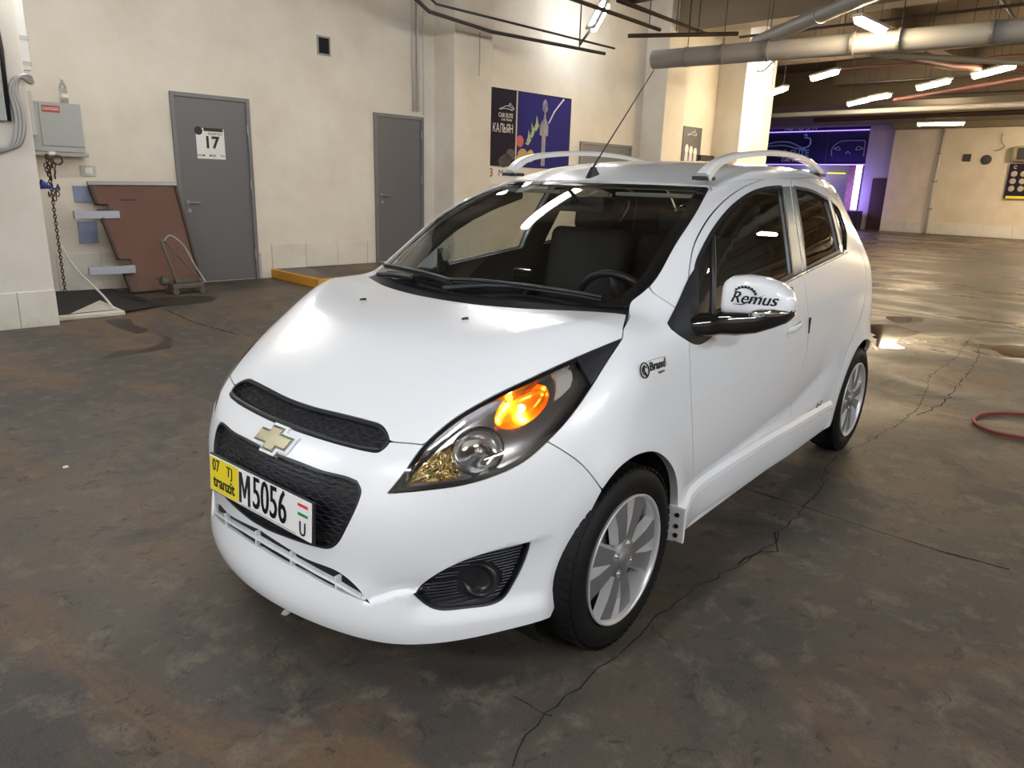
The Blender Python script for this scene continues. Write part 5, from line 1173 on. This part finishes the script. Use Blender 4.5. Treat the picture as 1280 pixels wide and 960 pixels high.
# ---- services under the ceiling
def pipe(name,pts,r,m,label,cat='pipe',n=14,group=None): return tag(tubeW(pts,r,n).build(name,m,None,smooth=True,angle=math.radians(50)),label,cat,group)
big=pipe('large_duct',[(9.13,-5.79,3.42),(9.7,-2.5,3.42),(10.2,1.0,3.42),(10.9,6.0,3.42)],.145,M['duct'],'long thick grey pipe crossing under the ceiling','duct',20)
for t in (.05,.10,.16,.26,.31,.40,.5,.6,.7): 
    c=np.array([9.13,-5.79,3.42])*(1-t)+np.array([10.9,6.0,3.42])*t; tubeW([tuple(c-[.003,.02,0]),tuple(c+[.003,.02,0])],.153,20).build('pipe_clamp',M['steel'],big); tubeW([(c[0],c[1],3.55),(c[0],c[1],CEIL)],.007,5).build('hanger_rod',M['tray'],big)
yp=pipe('sloping_duct',[(9.75,-4.3,3.62),(8.3,-2.3,3.66),(6.2,.6,3.70)],.10,M['duct'],'thinner pipe rising to the top edge, lit yellow','duct',16)
for t in (.3,.6): c=np.array([9.75,-4.3,3.62])*(1-t)+np.array([6.2,.6,3.7])*t; tubeW([tuple(c-[.015,-.02,0]),tuple(c+[.015,-.02,0])],.107,16).build('pipe_clamp',M['steel'],yp)
pipe('white_pipe',[(10.4,-2.8,3.40),(12.6,-1.2,3.40),(15.2,.9,3.40)],.045,M['pvc'],'slim white pipe below the thick grey pipe')
pipe('cross_pipe',[(18.4,-9.0,3.40),(18.4,-2,3.40),(18.4,6,3.40)],.06,M['pvc'],'grey pipe crossing above the far sign')
pipe('cross_pipe',[(22.5,-9.0,3.62),(22.5,6,3.62)],.07,M['brown'],'brown pipe crossing before the far wall top')
pipe('red_pipe',[(6.6,-4.6,3.70),(9.1,-4.75,3.68)],.022,M['rust'],'short red-brown pipe at the top above the hookah poster')
pipe('red_pipe',[(12.0,-3.0,3.6),(13.6,-2.6,3.6),(16.2,.2,3.6)],.06,M['rust'],'dark red pipe behind the slim white pipe')
pipe('red_pipe',[(17.6,-4.9,3.55),(14.2,-.7,3.5)],.05,M['rust'],'dark red pipe slanting across the far ceiling')
pipe('brown_rail',[(5.3,-4.65,3.60),(8.0,-4.9,3.60)],.026,M['brown'],'thick brown rail left of the red-brown pipe')
pipe('brown_rail',[(5.8,-4.45,3.70),(8.6,-4.75,3.70)],.018,M['brown'],'thin brown rail between two hanger groups')
pipe('brown_rail',[(7.9,-5.4,3.56),(9.0,-4.2,3.62)],.030,M['brown'],'brown cross rail at the end of the ceiling rails')
pipe('cable_bundle',[(3.6,-6.2,4.05),(5.0,-6.5,3.55),(6.4,-6.8,3.55),(8.6,-6.4,3.50)],.026,M['tray'],'dark cable bundle sagging along the left wall top','cable')
pipe('cable_bundle',[(3.6,-6.0,4.12),(5.0,-6.35,3.62),(8.6,-6.2,3.56)],.016,M['tray'],'thin cable above the dark cable bundle','cable')
for a,b,l in ((7.6,-4.8,'leftmost thin hanger rod holding the brown rails'),(8.2,-4.75,'second hanger rod from the left on the brown rails'),(8.45,-4.7,'third hanger rod from the left on the brown rails'),(8.7,-4.7,'rightmost hanger rod of the brown rails')): tag(tubeW([(a,b,3.6),(a,b,CEIL)],.007,5).build('hanger_rod',M['tray'],None),l,'rod','hanger rods of the brown rails')
for k,(x0,x1,y0,y1) in enumerate(((5.0,9.5,-3.9,-3.9),(7.4,7.4,-5.2,2.5),(9.6,9.6,-3.5,5.5),(12.6,22,2.6,2.6),(6.2,6.2,-2.5,3.0),(14.4,14.6,-6,7))):
    o=pipe('service_line',[(x0,y0,4.22),(x1,y1,4.22)],.018,M['brown'] if k%2 else M['tray'],('thin dark line above the black ceiling box','thin brown line crossing above the left end of the thick pipe','dark line crossing behind the yellow-lit pipe','brown line running back at the upper right','dark line crossing at the very top edge','brown line crossing over the far lamps')[k],'pipe',8,'thin service lines close to the ceiling')
    for t in np.linspace(.08,.92,5): tubeW([(x0+(x1-x0)*t,y0+(y1-y0)*t,4.22),(x0+(x1-x0)*t,y0+(y1-y0)*t,CEIL)],.006,4).build('hanger_rod',M['tray'],o)
o=bx('ceiling_box',M['black'],6.65,6.95,-4.60,-4.25,3.72,4.15,None,.01); tag(o,'black box hanging at the top above the pipes','box')
jl=('nearest','second nearest','middle','fourth nearest','farthest')
for k,(a,m_) in enumerate(((11.3,M['brown']),(13.2,M['tray']),(15.2,M['rust']),(17.2,M['tray']),(20.0,M['brown']))):
    o=pipe('sprinkler_line',[(a,-5.5,4.05-.04*k),(a+.4,6,4.0-.04*k)],.022,m_,'%s of the five thin cross lines under the ceiling'%jl[k],'pipe',8,'thin cross lines under the ceiling')
    for b in np.arange(-5,5,1.35): tubeW([(a+.02+.035*(b+5.5),b,4.05-.04*k),(a+.02+.035*(b+5.5),b,CEIL-.1)],.006,4).build('hanger_rod',M['tray'],o); 
pipe('sprinkler_line',[(8.5,-1.2,4.15),(13,-1.6,4.12),(21,-2.2,4.1)],.025,M['tray'],'thin line running into the distance left of the lamps','pipe',8)
pipe('sprinkler_line',[(8.5,1.8,4.1),(13,1.6,4.1),(24,1.2,4.1)],.03,M['rust'],'thin red line running into the distance at right','pipe',8)
# ---- lamps
M['warm']=mat('warm_tube',(1,.9,.8),.4,emit=(1.,.78,.50),es=62.*LAMP); M['warm_fill']=mat('warm_fill_tube',(1,.9,.8),.4,emit=(1.,.80,.55),es=190.*LAMP); M['cool']=mat('cool_tube',(1,1,1),.4,emit=(.93,.96,1.),es=30.*LAMP); M['mid']=mat('neutral_tube',(1,1,1),.4,emit=(1.,.97,.93),es=30.*LAMP); M['front']=mat('fill_tube',(1,1,1),.4,emit=(.93,.965,1.),es=95.*LAMP)  # the bright materials serve fill lamps added out of view
def lamp(p,q,m,label,w=.055,hang=True):
    p=np.array(p,float); q=np.array(q,float); c=(p+q)/2; P_,Q_=W(*p),W(*q); t=(Q_-P_)/np.linalg.norm(Q_-P_); L_=np.linalg.norm(Q_-P_)/2
    sd=np.cross(t,ZV); sd/=np.linalg.norm(sd); up=np.cross(sd,t); R=np.column_stack([t,sd,up]); C_=(P_+Q_)/2
    h=MB().box(C_+up*.045,(L_+.03,w*1.2,.022),R).build('ceiling_lamp',M['pvc'],None,bevel=.008); tag(h,label,'lamp','tube lamps under the ceiling')
    mb=MB(); n=10; pts=[P_+t*x for x in (0,.01,.03)]+[Q_-t*x for x in (.03,.01,0)]; mb.tube(pts,[w*.3,w*.8,w,w,w*.8,w*.3],12); o=mb.build('lamp_tube',m,h,smooth=True)
    if hang:
        for s_ in (-.7,.7): x=C_+t*L_*s_; MB().tube([x+ZV*.05,np.array([x[0],x[1],CEIL])],.004,4).build('hanger_rod',M['tray'],h)
    return h
vis=[((8.51,-2.26,3.5),(9.42,-2.27,3.5),'warm','glowing tube lamp above the thick pipe, nearest of the lit row'),
((13.03,-4.84,3.5),(12.42,-4.12,3.5),'warm','glowing tube lamp right below the thick grey pipe'),
((14.86,-6.67,3.5),(14.05,-5.87,3.5),'warm','short glowing tube lamp right of the last left pillar'),
((14.25,-2.4,3.5),(13.38,-1.6,3.5),'warm','large slanted glowing tube lamp near the right edge'),
((15.41,-3.69,3.5),(14.65,-2.92,3.5),'warm','slanted glowing tube lamp left of the large one at right'),
((17.54,-5.93,3.5),(16.81,-5.17,3.5),'warm','left tube of the two touching lamps above the far sign'),
((16.67,-5.1,3.5),(16.29,-4.55,3.5),'warm','right tube of the two touching lamps above the far sign'),
((23.7,-6.28,3.5),(23.93,-5.08,3.5),'warm','level glowing tube lamp at the top of the far wall')]
for p,q,m_,l in vis: lamp(p,q,M[m_],l)
l1=lamp((8.71,-6.8,3.94),(9.03,-6.8,4.38),M['cool'],'bright white tilted lamp above the hookah poster',.085,False); 
tubeW([(8.44,-6.82,3.66),(8.70,-6.82,3.93)],.022,6).build('lamp_bracket',M['tray'],l1); tubeW([(8.43,-6.82,3.62),(8.43,-6.82,CEIL)],.012,6).build('lamp_bracket',M['tray'],l1)
lamp((14.55,-6.75,3.92),(14.95,-6.75,4.16),M['cool'],'bright white lamp at the top of the last left pillar',.08,False)
for p,q,l,m_ in (((1.85,-2.5,3.5),(3.4,-2.9,3.5),'tube lamp over the bonnet that the windscreen mirrors','mid'),((-2.6,.6,3.5),(-1.2,.6,3.5),'unseen fill tube lamp added above the camera','mid'),  # the one above the camera is added as fill, out of view
  ((-.4,-5.4,3.6),(1.0,-5.4,3.6),'unseen fill tube lamp added before door 17','mid'),((3.4,-4.3,3.6),(4.8,-4.3,3.6),'unseen fill tube lamp added before the second grey door','mid'),  # both added out of view to lift the left wall
  ((-5.6,-.2,3.3),(-5.6,1.2,3.3),'unseen cross fill tube lamp added behind the camera','front'),((-5.2,-4.2,3.3),(-5.2,-2.8,3.3),'unseen cross fill tube lamp added left behind the camera','front'),  # both added out of view to brighten the car's front faces
  ((-2.6,5.0,3.2),(-1.2,5.0,3.2),'unseen fill tube lamp added right behind the camera','front'),((1.4,5.6,3.2),(2.8,5.6,3.2),'unseen fill tube lamp added beside the driver door','front'),((6.3,3.6,3.5),(7.7,3.6,3.5),'tube lamp in the right bay','mid')):  # the two bright ones are added unseen to light the car's side
    lamp(p,q,M[m_],l)
for p,q,l in (((12,3,3.5),(13.2,3,3.5),'warm tube lamp far in the right bay'),((19,1.5,3.5),(20.2,1.5,3.5),'warm tube lamp at the back of the right bay'),((24,-1.,3.5),(25.2,-1.,3.5),'warm tube lamp near the far wall')): lamp(p,q,M['warm'],l)
for p,q,l in (((26.3,-2.6,3.6),(26.3,-1.2,3.6),'unseen warm fill tube lamp added facing the menu board wall'),((25.5,2.6,3.6),(25.5,4.0,3.6),'unseen warm fill tube lamp added in the far right corner')): lamp(p,q,M['warm_fill'],l)  # added out of view to brighten the far wall
def area(loc,size,energy,col,rot=(0,0,0)):
    l=bpy.data.lights.new('bay_light','AREA'); l.energy=energy; l.size=size; l.color=col; o=bpy.data.objects.new('bay_light',l); o.location=Vector(W(*loc)); o.rotation_euler=rot; COL.objects.link(o)
area((31.8,-12.5,4.6),1.5,110*LAMP,(.8,.78,1.)); area((28.9,-10.9,1.3),.8,42*LAMP,(.42,.28,1.),(math.radians(90),0,math.radians(84)))
